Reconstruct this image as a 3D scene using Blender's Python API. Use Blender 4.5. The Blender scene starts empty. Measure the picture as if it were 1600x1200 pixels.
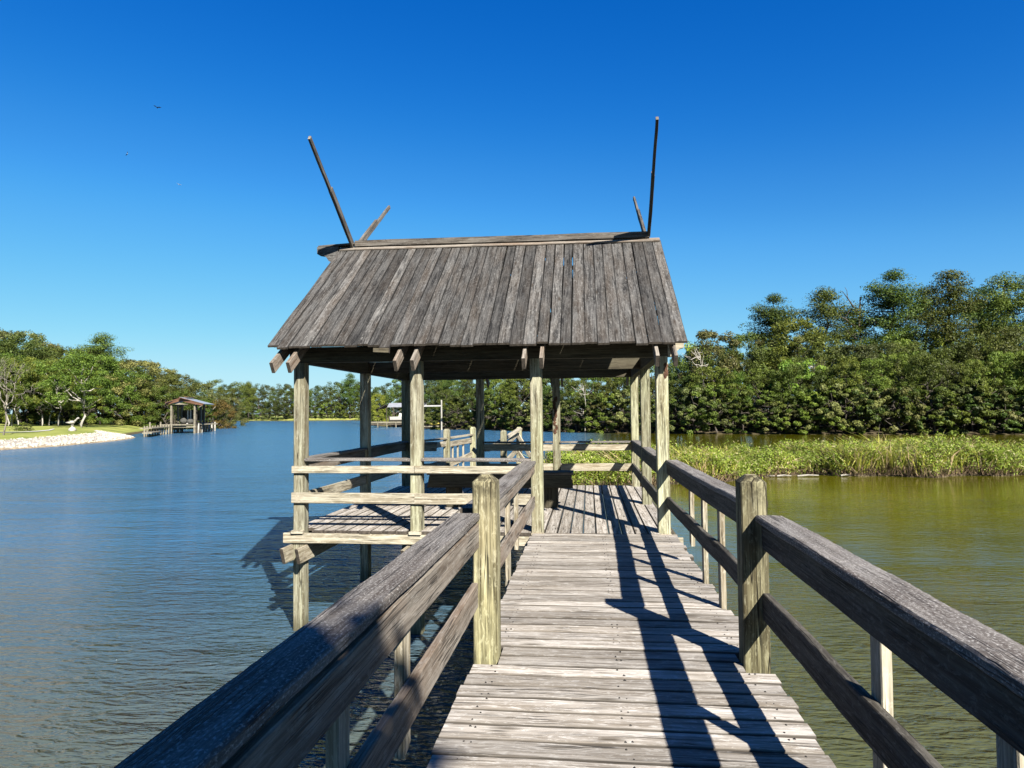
import bpy, math, random
import numpy as np
from mathutils import Vector as V, Matrix, noise

# ------------------------------------------------------------------ camera, sky, sun, exposure
sc = bpy.context.scene
COL = sc.collection
YAW, PITCH, ROLL = .1119, .0401, -.0098
CAM = V((0, 0, 1.4))
cam = bpy.data.cameras.new('camera')
cam.sensor_width = 36; cam.lens = 36 * 1067 / 1600
cam.clip_start = .05; cam.clip_end = 3000
co = bpy.data.objects.new('camera', cam); COL.objects.link(co); sc.camera = co
fw = V((-math.sin(YAW) * math.cos(PITCH), math.cos(YAW) * math.cos(PITCH), math.sin(PITCH)))
rt = V((math.cos(YAW), math.sin(YAW), 0)); up = rt.cross(fw)
r2 = math.cos(ROLL) * rt + math.sin(ROLL) * up
u2 = -math.sin(ROLL) * rt + math.cos(ROLL) * up
co.matrix_world = Matrix.Translation(CAM) @ Matrix((r2, u2, -fw)).transposed().to_4x4()

SUN_DIR = V((.728, -1.175, 1.0)).normalized()          # towards the sun
w = bpy.data.worlds.new("World"); sc.world = w; w.use_nodes = True
nt = w.node_tree; bg = nt.nodes['Background']
sky = nt.nodes.new('ShaderNodeTexSky'); sky.sky_type = 'NISHITA'; sky.sun_disc = False
sky.sun_elevation = math.asin(SUN_DIR.z)
sky.sun_rotation = math.atan2(SUN_DIR.x, SUN_DIR.y)
sky.air_density = 1.0; sky.dust_density = .1; sky.ozone_density = 4.0; sky.altitude = 0
hs = nt.nodes.new('ShaderNodeHueSaturation'); hs.inputs['Saturation'].default_value = 1.25
nt.links.new(sky.outputs[0], hs.inputs['Color'])
SKY, EXPO = .05, 1.95
pre = nt.nodes.new('ShaderNodeVectorMath'); pre.operation = 'SCALE'; pre.inputs[3].default_value = .126 / 1.5
cur = nt.nodes.new('ShaderNodeRGBCurve'); post_ = nt.nodes.new('ShaderNodeVectorMath'); post_.operation = 'SCALE'
post_.inputs[3].default_value = 1 / (SKY * 2 ** EXPO)
for ci, ptsc in enumerate((((0, 0), (.04, .004), (.09, .045), (.153, .11), (.4, .28), (.81, .48), (1.5, .60)), ((0, 0), (.159, .135), (.29, .30), (.392, .43), (.7, .65), (1.05, .80), (1.5, .90)), ((0, 0), (.2, .30), (.402, .56), (.65, .81), (.73, .88), (1.0, .94), (1.5, .97)))):
    c_ = cur.mapping.curves[ci]
    while len(c_.points) < len(ptsc): c_.points.new(.5, .5)
    for p_, (x_, y_) in zip(c_.points, ptsc): p_.location = (x_ / 1.5, y_)
cur.mapping.update()
nt.links.new(hs.outputs[0], pre.inputs[0]); nt.links.new(pre.outputs[0], cur.inputs['Color'])
nt.links.new(cur.outputs[0], post_.inputs[0]); nt.links.new(post_.outputs[0], bg.inputs[0])
bg.inputs[1].default_value = SKY
sl = bpy.data.lights.new('sun', 'SUN'); sl.energy = 5.0; sl.angle = math.radians(.53); sl.color = (1, .94, .84)
so = bpy.data.objects.new('sun', sl); COL.objects.link(so)
so.rotation_euler = SUN_DIR.to_track_quat('Z', 'Y').to_euler()
sc.view_settings.view_transform = 'Standard'; sc.view_settings.look = 'None'
sc.view_settings.exposure = EXPO; sc.view_settings.gamma = 1
sc.render.engine = 'CYCLES'
sc.cycles.max_bounces = 6; sc.cycles.transparent_max_bounces = 8

rnd = random.Random(7)
ZW = -1.19

def at(px, d, z=0.0):
    """world point in the direction of a picture column at ground distance d"""
    s = (px - 800) / 1067.0
    return V((-math.sin(YAW) * d + math.cos(YAW) * s * d, math.cos(YAW) * d + math.sin(YAW) * s * d, z))

# ------------------------------------------------------------------ materials
class NT:
    def __init__(s, name):
        s.m = bpy.data.materials.new(name); s.m.use_nodes = True; s.t = s.m.node_tree
        s.b = s.t.nodes['Principled BSDF']; s.out = s.t.nodes['Material Output']
    def n(s, typ, **k):
        x = s.t.nodes.new('ShaderNode' + typ)
        for a, v in k.items(): setattr(x, a, v)
        return x
    def l(s, a, b): s.t.links.new(a, b)
    def coords(s, kind, scale=(1, 1, 1), rot=(0, 0, 0)):
        if kind == 'uv': c = s.n('UVMap', uv_map='UVMap').outputs[0]
        elif kind == 'world': c = s.n('NewGeometry').outputs['Position']
        else: c = s.n('TexCoord').outputs['Object']
        m = s.n('Mapping'); m.inputs['Scale'].default_value = scale; m.inputs['Rotation'].default_value = rot
        s.l(c, m.inputs[0]); return m.outputs[0]
    def noise(s, co, scale=1, detail=4, rough=.55, dist=0):
        x = s.n('TexNoise'); x.inputs['Scale'].default_value = scale; x.inputs['Detail'].default_value = detail
        x.inputs['Roughness'].default_value = rough; x.inputs['Distortion'].default_value = dist
        s.l(co, x.inputs['Vector']); return x.outputs[0]
    def ramp(s, f, *stops):
        r = s.n('ValToRGB'); e = r.color_ramp.elements
        while len(e) < len(stops): e.new(.5)
        for i, (p, c) in enumerate(stops):
            e[i].position = p; e[i].color = (c, c, c, 1) if not isinstance(c, tuple) else (*c, 1)
        s.l(f, r.inputs[0]); return r.outputs[0]
    def mix(s, f, a, b, mode='MIX'):
        x = s.n('Mix', data_type='RGBA', blend_type=mode)
        for sock, v in ((x.inputs[0], f), (x.inputs[6], a), (x.inputs[7], b)):
            if isinstance(v, (int, float)): sock.default_value = v
            elif isinstance(v, tuple): sock.default_value = (*v, 1)
            else: s.l(v, sock)
        return x.outputs[2]
    def math(s, op, a, b=0.0, c=None):
        x = s.n('Math', operation=op)
        for i, v in enumerate((a, b) if c is None else (a, b, c)):
            if isinstance(v, (int, float)): x.inputs[i].default_value = v
            else: s.l(v, x.inputs[i])
        return x.outputs[0]
    def attr(s, name): return s.n('Attribute', attribute_name=name).outputs['Fac']
    def bump(s, h, dist=.01, strength=1, normal=None):
        b = s.n('Bump'); b.inputs['Distance'].default_value = dist; b.inputs['Strength'].default_value = strength
        s.l(h, b.inputs['Height'])
        if normal: s.l(normal, b.inputs['Normal'])
        return b.outputs[0]

def wood(name, dark, light, patch, patch_amt=.5, crack=.6, stain=(.10, .075, .05), stain_amt=.3, tint=None, bumpd=.002, rough=.85, knot=.6, streak=1.0, tr=.6, edge=.55, moss=0, tide=0, eside=0, pd=.8, e0=.86, psc=(13, 42), k_=.43):
    dark, light, patch, stain = (tuple(x * k_ for x in q) for q in (dark, light, patch, stain))
    m = NT(name)
    g1 = m.math('ADD', m.math('MULTIPLY', m.noise(m.coords('uv', (1.3, 24 * streak, 1)), 1, 5, .6, .5), .55), m.math('MULTIPLY', m.noise(m.coords('uv', (2.2, 75 * streak, 1)), 1, 4, .6, .3), .45))
    g2 = m.noise(m.coords('uv', (5, 150, 1)), 1, 3, .6)
    big = m.noise(m.coords('uv', (1.1, 5, 1)), 1, 3)
    c = m.mix(m.ramp(g1, (.40, 0.0), (.58, 1.0)), dark, light)
    c = m.mix(m.math('MULTIPLY', m.ramp(g2, (.4, 1.0), (.62, 0.0)), .38), c, tuple(x * .5 for x in dark))
    c = m.mix(m.math('MULTIPLY', m.ramp(big, (.42, 0.0), (.68, 1.0)), stain_amt), c, stain)
    p = m.noise(m.coords('uv', (psc[0], psc[1], 1)), 1, 6, .75, pd)
    c = m.mix(m.math('MULTIPLY', m.ramp(p, (.52, 0.0), (.62, 1.0)), patch_amt), c, patch)
    # long drying cracks
    k = m.noise(m.coords('uv', (.8, 38, 1)), 1, 2, .5, .25)
    kk = m.ramp(k, (.475, 0.0), (.495, 1.0), (.505, 1.0), (.525, 0.0))
    kk = m.math('MULTIPLY', kk, m.ramp(m.noise(m.coords('uv', (2.5, 9, 1)), 1, 2), (.45, 0.0), (.58, 1.0)))
    c = m.mix(m.math('MULTIPLY', kk, crack), c, tuple(x * .22 for x in dark))
    # knots
    v = m.n('TexVoronoi'); v.inputs['Scale'].default_value = 1
    m.l(m.coords('uv', (1.9, 9, 1)), v.inputs['Vector'])
    kn = m.ramp(v.outputs['Distance'], (.05, 1.0), (.14, .35), (.2, 0.0))
    c = m.mix(m.math('MULTIPLY', kn, knot), c, tuple(x * .45 for x in stain))
    if tint:
        tn = m.noise(m.coords('world', (1.3, 1.3, .7)), 1, 3)
        c = m.mix(m.math('MULTIPLY', m.ramp(tn, (.4, .25), (.62, 1.0)), tint[3]), c, m.mix(1.0, c, tint[:3], 'MULTIPLY'))
    ed = m.n('UVMap', uv_map='edge').outputs[0]; sx_ = m.n('SeparateXYZ'); m.l(ed, sx_.inputs[0])
    emin = m.math('MINIMUM', m.math('ABSOLUTE', sx_.outputs[0]), 1.0 if eside else m.math('ABSOLUTE', sx_.outputs[1]))
    emin = m.math('ADD', emin, m.math('MULTIPLY', m.math('SUBTRACT', g1, .5), .3))
    c = m.mix(m.math('MULTIPLY', m.ramp(emin, (e0, 0.0), (e0 + .13, 1.0)), edge), c, tuple(x * (.28 if eside else .5) for x in dark))
    if tide:     # dark wet band and algae on the piles just above the water
        sw_ = m.n('SeparateXYZ'); m.l(m.n('NewGeometry').outputs['Position'], sw_.inputs[0])
        zz = m.math('ADD', sw_.outputs[2], m.math('MULTIPLY', g1, .25))
        c = m.mix(m.math('MULTIPLY', m.ramp(m.math('MULTIPLY_ADD', zz, 1.0, 1.2), (.10, 1.0), (.36, 0.0)), .8), c, (.03, .028, .014))
    if moss:     # dark rot and lichen on the weathered post heads
        sz_ = m.n('SeparateXYZ'); m.l(m.n('NewGeometry').outputs['Position'], sz_.inputs[0])
        mo = m.math('MULTIPLY', m.ramp(sz_.outputs[2], (.82, 0.0), (1.0, 1.0)), m.ramp(m.noise(m.coords('world', (38, 38, 22)), 1, 5, .7), (.42, 0.0), (.56, 1.0)))
        c = m.mix(m.math('MULTIPLY', mo, .85), c, tuple(x * .42 for x in dark))
    tone = m.attr('tone')
    tt = m.n('CombineColor'); f = m.math('MULTIPLY_ADD', tone, tr, 1 - tr / 2)
    for i in range(3): m.l(f, tt.inputs[i])
    c = m.mix(1.0, c, tt.outputs[0], 'MULTIPLY')
    m.l(c, m.b.inputs['Base Color']); m.b.inputs['Roughness'].default_value = rough
    m.b.inputs['Specular IOR Level'].default_value = .2
    h = m.math('ADD', m.math('MULTIPLY', g1, .8), m.math('MULTIPLY', g2, .5))
    h = m.math('SUBTRACT', h, m.math('MULTIPLY', kk, 1.4)); h = m.math('ADD', h, m.math('MULTIPLY', p, .5))
    m.l(m.bump(h, bumpd), m.b.inputs['Normal'])
    return m.m

def plain(name, col, rough=.7, var=.25, scale=6, metal=0, bumpd=0, coord='obj'):
    col = tuple(x * .44 for x in col)
    m = NT(name)
    n = m.noise(m.coords(coord, (1, 1, 1)), scale, 5)
    lo = tuple(x * (1 - var) for x in col); hi = tuple(min(1, x * (1 + var)) for x in col)
    m.l(m.mix(m.ramp(n, (.35, 0.0), (.65, 1.0)), lo, hi), m.b.inputs['Base Color'])
    m.b.inputs['Roughness'].default_value = rough; m.b.inputs['Metallic'].default_value = metal
    m.b.inputs['Specular IOR Level'].default_value = .25
    if bumpd: m.l(m.bump(n, bumpd), m.b.inputs['Normal'])
    return m.m

def leafmat(name, a, b, dry=None, trans=.3):
    a = tuple(x * .80 for x in a); b = tuple(x * .80 for x in b)
    m = NT(name)
    g = m.n('NewGeometry'); oi = m.n('ObjectInfo')
    c = m.mix(m.ramp(g.outputs['Random Per Island'], (0, 0.0), (1, 1.0)), a, b)
    if dry: c = m.mix(m.ramp(m.math('FRACT', m.math('MULTIPLY', g.outputs['Random Per Island'], 7.31)), (1 - dry[3] - .01, 0.0), (1 - dry[3], 1.0)), c, dry[:3])
    cl = m.noise(m.coords('obj', (1, 1, 1)), .55, 2)
    c = m.mix(m.ramp(cl, (.38, 0.0), (.62, 1.0)), m.mix(1.0, c, (.62, .68, .6), 'MULTIPLY'), c)
    h = m.n('HueSaturation'); m.l(c, h.inputs['Color'])
    m.l(m.math('MULTIPLY_ADD', oi.outputs['Random'], .055, .468), h.inputs['Hue'])
    m.l(m.math('MULTIPLY_ADD', m.math('FRACT', m.math('MULTIPLY', oi.outputs['Random'], 5.7)), .85, .6), h.inputs['Value'])
    m.l(h.outputs[0], m.b.inputs['Base Color']); m.b.inputs['Roughness'].default_value = .6
    m.b.inputs['Specular IOR Level'].default_value = .25
    t = m.n('BsdfTranslucent'); m.l(h.outputs[0], t.inputs[0])
    x = m.n('MixShader'); x.inputs[0].default_value = trans
    m.l(m.b.outputs[0], x.inputs[1]); m.l(t.outputs[0], x.inputs[2]); m.l(x.outputs[0], m.out.inputs[0])
    return m.m

M = {}
M['deck'] = wood('deck_wood', (.30, .26, .215), (.76, .71, .645), (.93, .90, .85), .5, 1.0, (.30, .25, .19), .6, bumpd=.0025, edge=1.0, knot=1.0, streak=.8, e0=.84, eside=1)
M['post'] = wood('post_wood', (.20, .17, .11), (.74, .71, .55), (.84, .81, .68), .4, 1.0, (.24, .18, .10), .5, tint=(.90, 1.0, .74, .6), bumpd=.0025, streak=.8, tide=1)
M['oldpost'] = wood('old_post_wood', (.10, .085, .045), (.62, .56, .36), (.70, .65, .47), .4, 1.0, (.12, .09, .045), .65, tint=(.92, 1.0, .76, .6), bumpd=.004, streak=.9, moss=1)
M['rail'] = wood('rail_wood', (.15, .125, .10), (.37, .33, .28), (.46, .43, .38), .4, .8, (.26, .15, .08), .35, bumpd=.003)
M['shaderail'] = wood('shade_dark_rail_wood', (.055, .05, .04), (.19, .175, .145), (.42, .40, .36), .3, .9, (.06, .045, .03), .5, psc=(20, 60), bumpd=.004)  # darker copy of the rail wood; shade of the right-side rails put into its colour
M['cap'] = wood('cap_wood', (.11, .095, .085), (.31, .29, .27), (.62, .60, .57), .7, .7, (.10, .075, .06), .55, psc=(70, 120), bumpd=.003, pd=.15)
M['roof'] = wood('roof_wood', (.026, .0245, .023), (.185, .180, .172), (.42, .412, .395), .30, .8, (.085, .062, .042), .5, tint=(1, .97, .9, .3), bumpd=.003, knot=.9, tr=1.1, streak=.75, edge=.8, eside=1)
M['beam'] = wood('beam_wood', (.05, .044, .038), (.27, .25, .22), (.36, .345, .325), .28, .8, (.10, .075, .05), .5, bumpd=.003, knot=.7, streak=.8)
M['prail'] = wood('pavilion_rail_wood', (.28, .24, .16), (.66, .61, .48), (.76, .72, .60), .45, .7, (.25, .17, .09), .35, bumpd=.003)
M['frame'] = wood('frame_wood', (.08, .07, .045), (.20, .18, .12), (.22, .2, .15), .3, .7, (.07, .05, .03), .4, bumpd=.002)
M['end'] = plain('end_grain', (.085, .07, .055), .9, .45, 30, coord='world')
M['newend'] = plain('cut_end_grain', (.36, .31, .19), .9, .3, 30, coord='world')
M['galv'] = plain('galvanised_nail', (.3, .29, .28), .5, .2, 20, metal=.7)
M['bark'] = plain('bark', (.10, .085, .068), .95, .45, 5, bumpd=.03)
M['palebark'] = plain('pale_bark', (.46, .43, .37), .95, .35, 3, bumpd=.03)
M['greybark'] = plain('grey_bark', (.27, .24, .20), .95, .35, 3, bumpd=.02)
M['white'] = plain('white_paint', (.72, .71, .68), .6, .08, 3)
M['bone'] = plain('white_piling', (.50, .48, .43), .8, .2, 4)
M['metal'] = plain('metal_roof', (.55, .57, .60), .35, .12, 2, metal=.3)
M['brown'] = plain('brown_board', (.17, .085, .05), .8, .3, 3)
M['dockwood'] = plain('dock_wood', (.30, .27, .20), .9, .3, 4)
M['darkwood'] = plain('dark_wood', (.09, .075, .055), .9, .35, 4)
M['dull'] = plain('dull_fabric', (.10, .10, .09), .9, .3, 4)
M['yellow'] = plain('yellow_plastic', (.62, .52, .12), .5, .1, 3)
M['stone'] = plain('pale_stone', (.62, .58, .50), .9, .45, 5, coord='world', bumpd=.02)
M['birddark'] = plain('dark_feathers', (.02, .018, .018), .8, .2, 8)
M['birdwhite'] = plain('white_feathers', (.75, .75, .72), .8, .08, 8)
M['skin'] = plain('bark_shred', (.10, .05, .03), .95, .5, 25, coord='world', bumpd=.01)
M['oak'] = leafmat('oak_leaves', (.036, .055, .008), (.105, .135, .022))
M['green'] = leafmat('green_leaves', (.050, .082, .008), (.140, .185, .024))
M['olive'] = leafmat('olive_leaves', (.065, .078, .018), (.175, .185, .055))
M['autumn'] = leafmat('autumn_leaves', (.075, .066, .014), (.19, .14, .03))
M['pine'] = leafmat('pine_needles', (.045, .078, .010), (.130, .175, .026))
M['bright'] = leafmat('bright_leaves', (.10, .16, .014), (.24, .29, .04))
M['reed'] = leafmat('reed_blades', (.15, .22, .02), (.50, .54, .10), dry=(.42, .34, .18, .25), trans=.35)
M['reedleaf'] = leafmat('marsh_leaves', (.22, .30, .025), (.46, .53, .08), dry=(.44, .37, .20, .15), trans=.35)
M['root'] = plain('dry_stems', (.24, .17, .10), .95, .4, 10, coord='world')

# ------------------------------------------------------------------ mesh builder
class MB:
    def __init__(s): s.v = []; s.f = []; s.uv = []; s.mi = []; s.tn = []; s.e = []
    def face(s, idx, uvs, mi=0, tone=.5, e=None):
        s.e += e or [(0, 0)] * len(idx)
        s.f.append(idx); s.uv += uvs; s.mi.append(mi); s.tn.append(tone)
    def board(s, a, b, w, t, up=(0, 0, 1), seg=1, ch=.004, warp=0, wfreq=3, tone=None, top_inset=0, top_h=.04,
              ska=0, skb=0, taper=1, sag=0, fine=0):
        """a plank or beam from a to b, w wide, t thick; skew at each end cuts it at an angle; fine = extra edge verts that get worn"""
        a, b = V(a), V(b); ax = b - a; L = ax.length; ax.normalize(); up = V(up)
        side = ax.cross(up).normalized(); upv = side.cross(ax).normalized()
        if tone is None: tone = rnd.random()
        u0, v0 = rnd.uniform(0, 90), rnd.uniform(0, 90)
        hw, ht = w / 2, t / 2; ch = min(ch, hw * .4, ht * .4)
        prof = []
        cor = [(hw, -ht + ch), (hw, ht - ch), (hw - ch, ht), (-hw + ch, ht), (-hw, ht - ch), (-hw, -ht + ch), (-hw + ch, -ht), (hw - ch, -ht)]
        for i, p in enumerate(cor):
            prof.append(p)
            if fine and i % 2 == 0:
                q = cor[(i + 1) % 8]; n = fine if i in (2, 6) else max(1, fine // 2)
                for k in range(1, n + 1): prof.append((p[0] + (q[0] - p[0]) * k / (n + 1), p[1] + (q[1] - p[1]) * k / (n + 1)))
        n = len(prof); per = [0]
        for i in range(n):
            q = prof[(i + 1) % n]; per.append(per[-1] + math.hypot(q[0] - prof[i][0], q[1] - prof[i][1]))
        rings = [(L * i / seg, 1.0) for i in range(seg + 1)]
        if top_inset: rings = rings[:-1] + [(L - top_h, 1.0), (L, 1 - top_inset / hw)]
        base = len(s.v)
        for ri, (d, sc_) in enumerate(rings):
            q = d / L
            for (px, py) in prof:
                px2, py2 = px * sc_ * (1 + (taper - 1) * q), py * sc_ * (1 + (taper - 1) * q)
                dd = d + (ska * py if ri == 0 else 0) + (skb * py if ri == len(rings) - 1 else 0)
                p = a + ax * dd + side * px2 + upv * (py2 - sag * 4 * q * (1 - q))
                if warp:
                    nz = noise.noise_vector(p * wfreq + V((u0, v0, 0)))
                    p = p + nz * warp
                    if fine: p = p + noise.noise_vector(p * 35 + V((v0, 0, u0))) * (warp * .35)
                s.v.append(p)
        for r in range(len(rings) - 1):
            for i in range(n):
                j = (i + 1) % n
                A, B, C, D = base + r * n + i, base + r * n + j, base + (r + 1) * n + j, base + (r + 1) * n + i
                ua, ub = u0 + rings[r][0], u0 + rings[r + 1][0]
                s.face((A, B, C, D), [(ua, v0 + per[i]), (ua, v0 + per[i + 1]), (ub, v0 + per[i + 1]), (ub, v0 + per[i])], 0, tone,
                       [(prof[q_][0] / hw, prof[q_][1] / ht) for q_ in (i, j, j, i)])
        e0 = [base + i for i in range(n)][::-1]; e1 = [base + (len(rings) - 1) * n + i for i in range(n)]
        s.face(tuple(e0), [(u0 + prof[i][0], v0 + prof[i][1]) for i in range(n)][::-1], 1, tone)
        s.face(tuple(e1), [(u0 + prof[i][0], v0 + prof[i][1]) for i in range(n)], 1, tone)
    def poly(s, pts2, org, dx, dy, thick, tone=.5):
        """extruded outline: pts2 in the plane dx,dy at org, thickness along dx x dy"""
        org, dx, dy = V(org), V(dx), V(dy); nz = dx.cross(dy).normalized() * thick / 2
        base = len(s.v); n = len(pts2)
        for sg in (-1, 1):
            for (x, y) in pts2: s.v.append(org + dx * x + dy * y + nz * sg)
        s.face(tuple(range(base, base + n))[::-1], [(p[0], p[1]) for p in pts2][::-1], 0, tone)
        s.face(tuple(range(base + n, base + 2 * n)), [(p[0], p[1]) for p in pts2], 0, tone)
        for i in range(n):
            j = (i + 1) % n
            s.face((base + i, base + j, base + n + j, base + n + i), [(i * .1, 0), (i * .1 + .1, 0), (i * .1 + .1, thick), (i * .1, thick)], 1, tone)
    def tube(s, pts, rad, n=7, tone=.5):
        pts = [V(p) for p in pts]; base = len(s.v)
        for i, p in enumerate(pts):
            d = (pts[min(i + 1, len(pts) - 1)] - pts[max(i - 1, 0)]).normalized()
            x = d.cross(V((0, 0, 1)));
            if x.length < .05: x = d.cross(V((1, 0, 0)))
            x.normalize(); y = d.cross(x)
            for k in range(n):
                a = 2 * math.pi * k / n
                s.v.append(p + (x * math.cos(a) + y * math.sin(a)) * rad[i])
        for i in range(len(pts) - 1):
            for k in range(n):
                j = (k + 1) % n
                s.face((base + i * n + k, base + i * n + j, base + (i + 1) * n + j, base + (i + 1) * n + k),
                       [(i * .4, k * .05), (i * .4, k * .05 + .05), (i * .4 + .4, k * .05 + .05), (i * .4 + .4, k * .05)], 0, tone)
        s.face(tuple(base + k for k in range(n))[::-1], [(0, 0)] * n, 0, tone)
        s.face(tuple(base + (len(pts) - 1) * n + k for k in range(n)), [(0, 0)] * n, 0, tone)
    def blob(s, c, r, seed=0, rough=.25, lat=6, lon=9):
        c = V(c); r = V(r) if not isinstance(r, (int, float)) else V((r, r, r)); base = len(s.v)
        rows = []
        for i in range(lat + 1):
            th = math.pi * i / lat; row = []
            for k in range(1 if i in (0, lat) else lon):
                ph = 2 * math.pi * k / lon
                d = V((math.sin(th) * math.cos(ph), math.sin(th) * math.sin(ph), math.cos(th)))
                q = 1 + rough * noise.noise(d * 1.7 + V((seed, seed * .37, 0)))
                s.v.append(c + V((d.x * r.x, d.y * r.y, d.z * r.z)) * q); row.append(len(s.v) - 1)
            rows.append(row)
        for i in range(lat):
            A, B = rows[i], rows[i + 1]
            for k in range(lon):
                a0, a1 = A[k % len(A)], A[(k + 1) % len(A)]; b0, b1 = B[k % len(B)], B[(k + 1) % len(B)]
                idx = [a0, b0, b1, a1]; out = []
                for x in idx:
                    if x not in out: out.append(x)
                if len(out) > 2: s.face(tuple(out), [(0, 0)] * len(out), 0, .5)
    def build(s, name, mats, parent=None, smooth=False, origin=None):
        me = bpy.data.meshes.new(name)
        o3 = V(origin) if origin is not None else V((0, 0, 0))
        me.from_pydata([tuple(p - o3) for p in s.v], [], s.f)
        uv = me.uv_layers.new(name='UVMap'); uv.data.foreach_set('uv', np.array(s.uv, dtype=np.float32).ravel())
        uv2 = me.uv_layers.new(name='edge'); uv2.data.foreach_set('uv', np.array(s.e, dtype=np.float32).ravel())
        at_ = me.attributes.new('tone', 'FLOAT', 'FACE'); at_.data.foreach_set('value', np.array(s.tn, dtype=np.float32))
        mats = mats if isinstance(mats, (list, tuple)) else [mats]
        for m in mats: me.materials.append(m)
        me.polygons.foreach_set('material_index', np.array([min(i, len(mats) - 1) for i in s.mi], dtype=np.int32))
        if smooth: me.polygons.foreach_set('use_smooth', np.ones(len(s.f), dtype=bool))
        o = bpy.data.objects.new(name, me); COL.objects.link(o)
        if parent: o.parent = parent
        o.location = o3 - (parent.location if parent else V((0, 0, 0)))
        return o

def quick(name, V_, F_, mats, parent=None):
    me = bpy.data.meshes.new(name)
    nv, nf = len(V_), len(F_); k = F_.shape[1]
    me.vertices.add(nv); me.vertices.foreach_set('co', V_.astype(np.float32).ravel())
    me.loops.add(nf * k); me.loops.foreach_set('vertex_index', F_.astype(np.int32).ravel())
    me.polygons.add(nf); me.polygons.foreach_set('loop_start', np.arange(0, nf * k, k, dtype=np.int32))
    try: me.polygons.foreach_set('loop_total', np.full(nf, k, dtype=np.int32))
    except Exception: pass
    me.update(calc_edges=True)
    me.materials.append(mats)
    o = bpy.data.objects.new(name, me); COL.objects.link(o)
    if parent: o.parent = parent
    return o

def tag(o, label=None, cat=None, group=None, kind=None):
    if label: o['label'] = label
    if cat: o['category'] = cat
    if group: o['group'] = group
    if kind: o['kind'] = kind
    return o
def thing(name, loc, label, cat, group=None):
    o = bpy.data.objects.new(name, None); COL.objects.link(o); o.location = loc; o.empty_display_size = .2
    return tag(o, label, cat, group)
def copy_tree(o):
    c = o.copy(); COL.objects.link(c)
    for ch in list(o.children):
        d = ch.copy(); COL.objects.link(d); d.parent = c
    return c
WD = lambda k: [M[k], M['end']]

# ------------------------------------------------------------------ ground, water
shore = [(-200, -60), (-70, 5), (-50, 30), (-45.4, 44), (-44.8, 49), (-44.8, 54), (-47.2, 63.5), (-50.0, 70.5), (-52.6, 74.6), (-55.5, 77.5), (-59, 82), (-63, 90), (-70, 104), (-80, 122),
         (-97, 155), (-122, 205), (-146, 248), (-135, 246), (-116, 234), (-103, 226), (-81, 227.5), (-66, 208), (-56, 172), (-50, 148), (-41.5, 130), (-36, 121),
         (-30, 113), (-22, 100.5), (-14, 95), (-6, 86), (2, 80.6), (12, 74.4), (26.5, 70), (39.6, 67.8), (60, 62), (100, 50), (200, 20), (60, -4), (14, -5.5), (3, -5.0), (-4, -5.2), (-20, -7), (-100, -60)]
P_ = np.array(shore, float)
def sdist(X, Y):
    d = np.full(X.shape, 1e9); ins = np.zeros(X.shape, bool)
    for i in range(len(P_)):
        a, b = P_[i], P_[(i + 1) % len(P_)]; e = b - a
        t = np.clip(((X - a[0]) * e[0] + (Y - a[1]) * e[1]) / (e @ e), 0, 1)
        d = np.minimum(d, np.hypot(X - a[0] - t * e[0], Y - a[1] - t * e[1]))
        c = ((a[1] > Y) != (b[1] > Y)) & (X < (b[0] - a[0]) * (Y - a[1]) / (b[1] - a[1] + 1e-12) + a[0])
        ins ^= c
    return np.where(ins, -d, d)
def hground(sd, X, Y):
    h = ZW + np.minimum(sd, 4.5) * .19 + np.clip(sd - 4.5, 0, 60) * .022 + np.where(sd > 0, .12 * np.sin(X * .23) * np.cos(Y * .19) * np.clip(sd / 12, 0, 1), 0)
    h = np.where(sd < 0, np.maximum(ZW + sd * .25, -3.2), h)
    return h
xs = np.concatenate([np.arange(-900, -160, 20), np.arange(-160, 110, 1.6), np.arange(110, 900, 20)])
ys = np.concatenate([np.arange(-300, -20, 15), np.arange(-20, 262, 1.6), np.arange(262, 1300, 20)])
GX, GY = np.meshgrid(xs, ys); SD = sdist(GX, GY); GZ = hground(SD, GX, GY)
nx, ny = len(xs), len(ys); I = np.arange(nx * ny).reshape(ny, nx)
F = np.stack([I[:-1, :-1], I[:-1, 1:], I[1:, 1:], I[1:, :-1]], -1).reshape(-1, 4)
def groundmat():
    m = NT('ground'); sd = m.attr('sd'); lw = m.attr('lawn')
    n = m.noise(m.coords('world'), .25, 6); n2 = m.noise(m.coords('world'), 2.2, 5)
    grass = m.mix(m.ramp(n, (.38, 0.0), (.62, 1.0)), (.11, .135, .028), (.22, .225, .06))
    grass = m.mix(m.math('MULTIPLY', m.ramp(n2, (.45, 0.0), (.6, 1.0)), .35), grass, (.07, .09, .02))
    litter = m.mix(m.ramp(n2, (.4, 0.0), (.6, 1.0)), (.025, .02, .012), (.06, .048, .03))
    c = m.mix(lw, litter, grass)
    gv = m.mix(m.ramp(m.noise(m.coords('world'), 9, 4), (.4, 0.0), (.6, 1.0)), (.15, .13, .11), (.25, .235, .21))
    edge = m.math('ADD', sd, m.math('MULTIPLY', m.math('SUBTRACT', n2, .5), 1.2))
    c = m.mix(m.math('MULTIPLY', m.attr('gravel'), m.ramp(m.math('DIVIDE', edge, 10), (.33, 1.0), (.38, 0.0))), c, gv)
    mud = m.mix(m.attr('gravel'), (.05, .04, .022), m.mix(m.ramp(n2, (.4, 0.0), (.6, 1.0)), (.12, .09, .055), (.26, .21, .14)))
    c = m.mix(m.ramp(m.math('DIVIDE', edge, 10), (.07, 1.0), (.12, 0.0)), c, mud)
    m.l(c, m.b.inputs['Base Color']); m.b.inputs['Roughness'].default_value = 1
    m.b.inputs['Specular IOR Level'].default_value = .1
    m.l(m.bump(n2, .06), m.b.inputs['Normal'])
    return m.m
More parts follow.
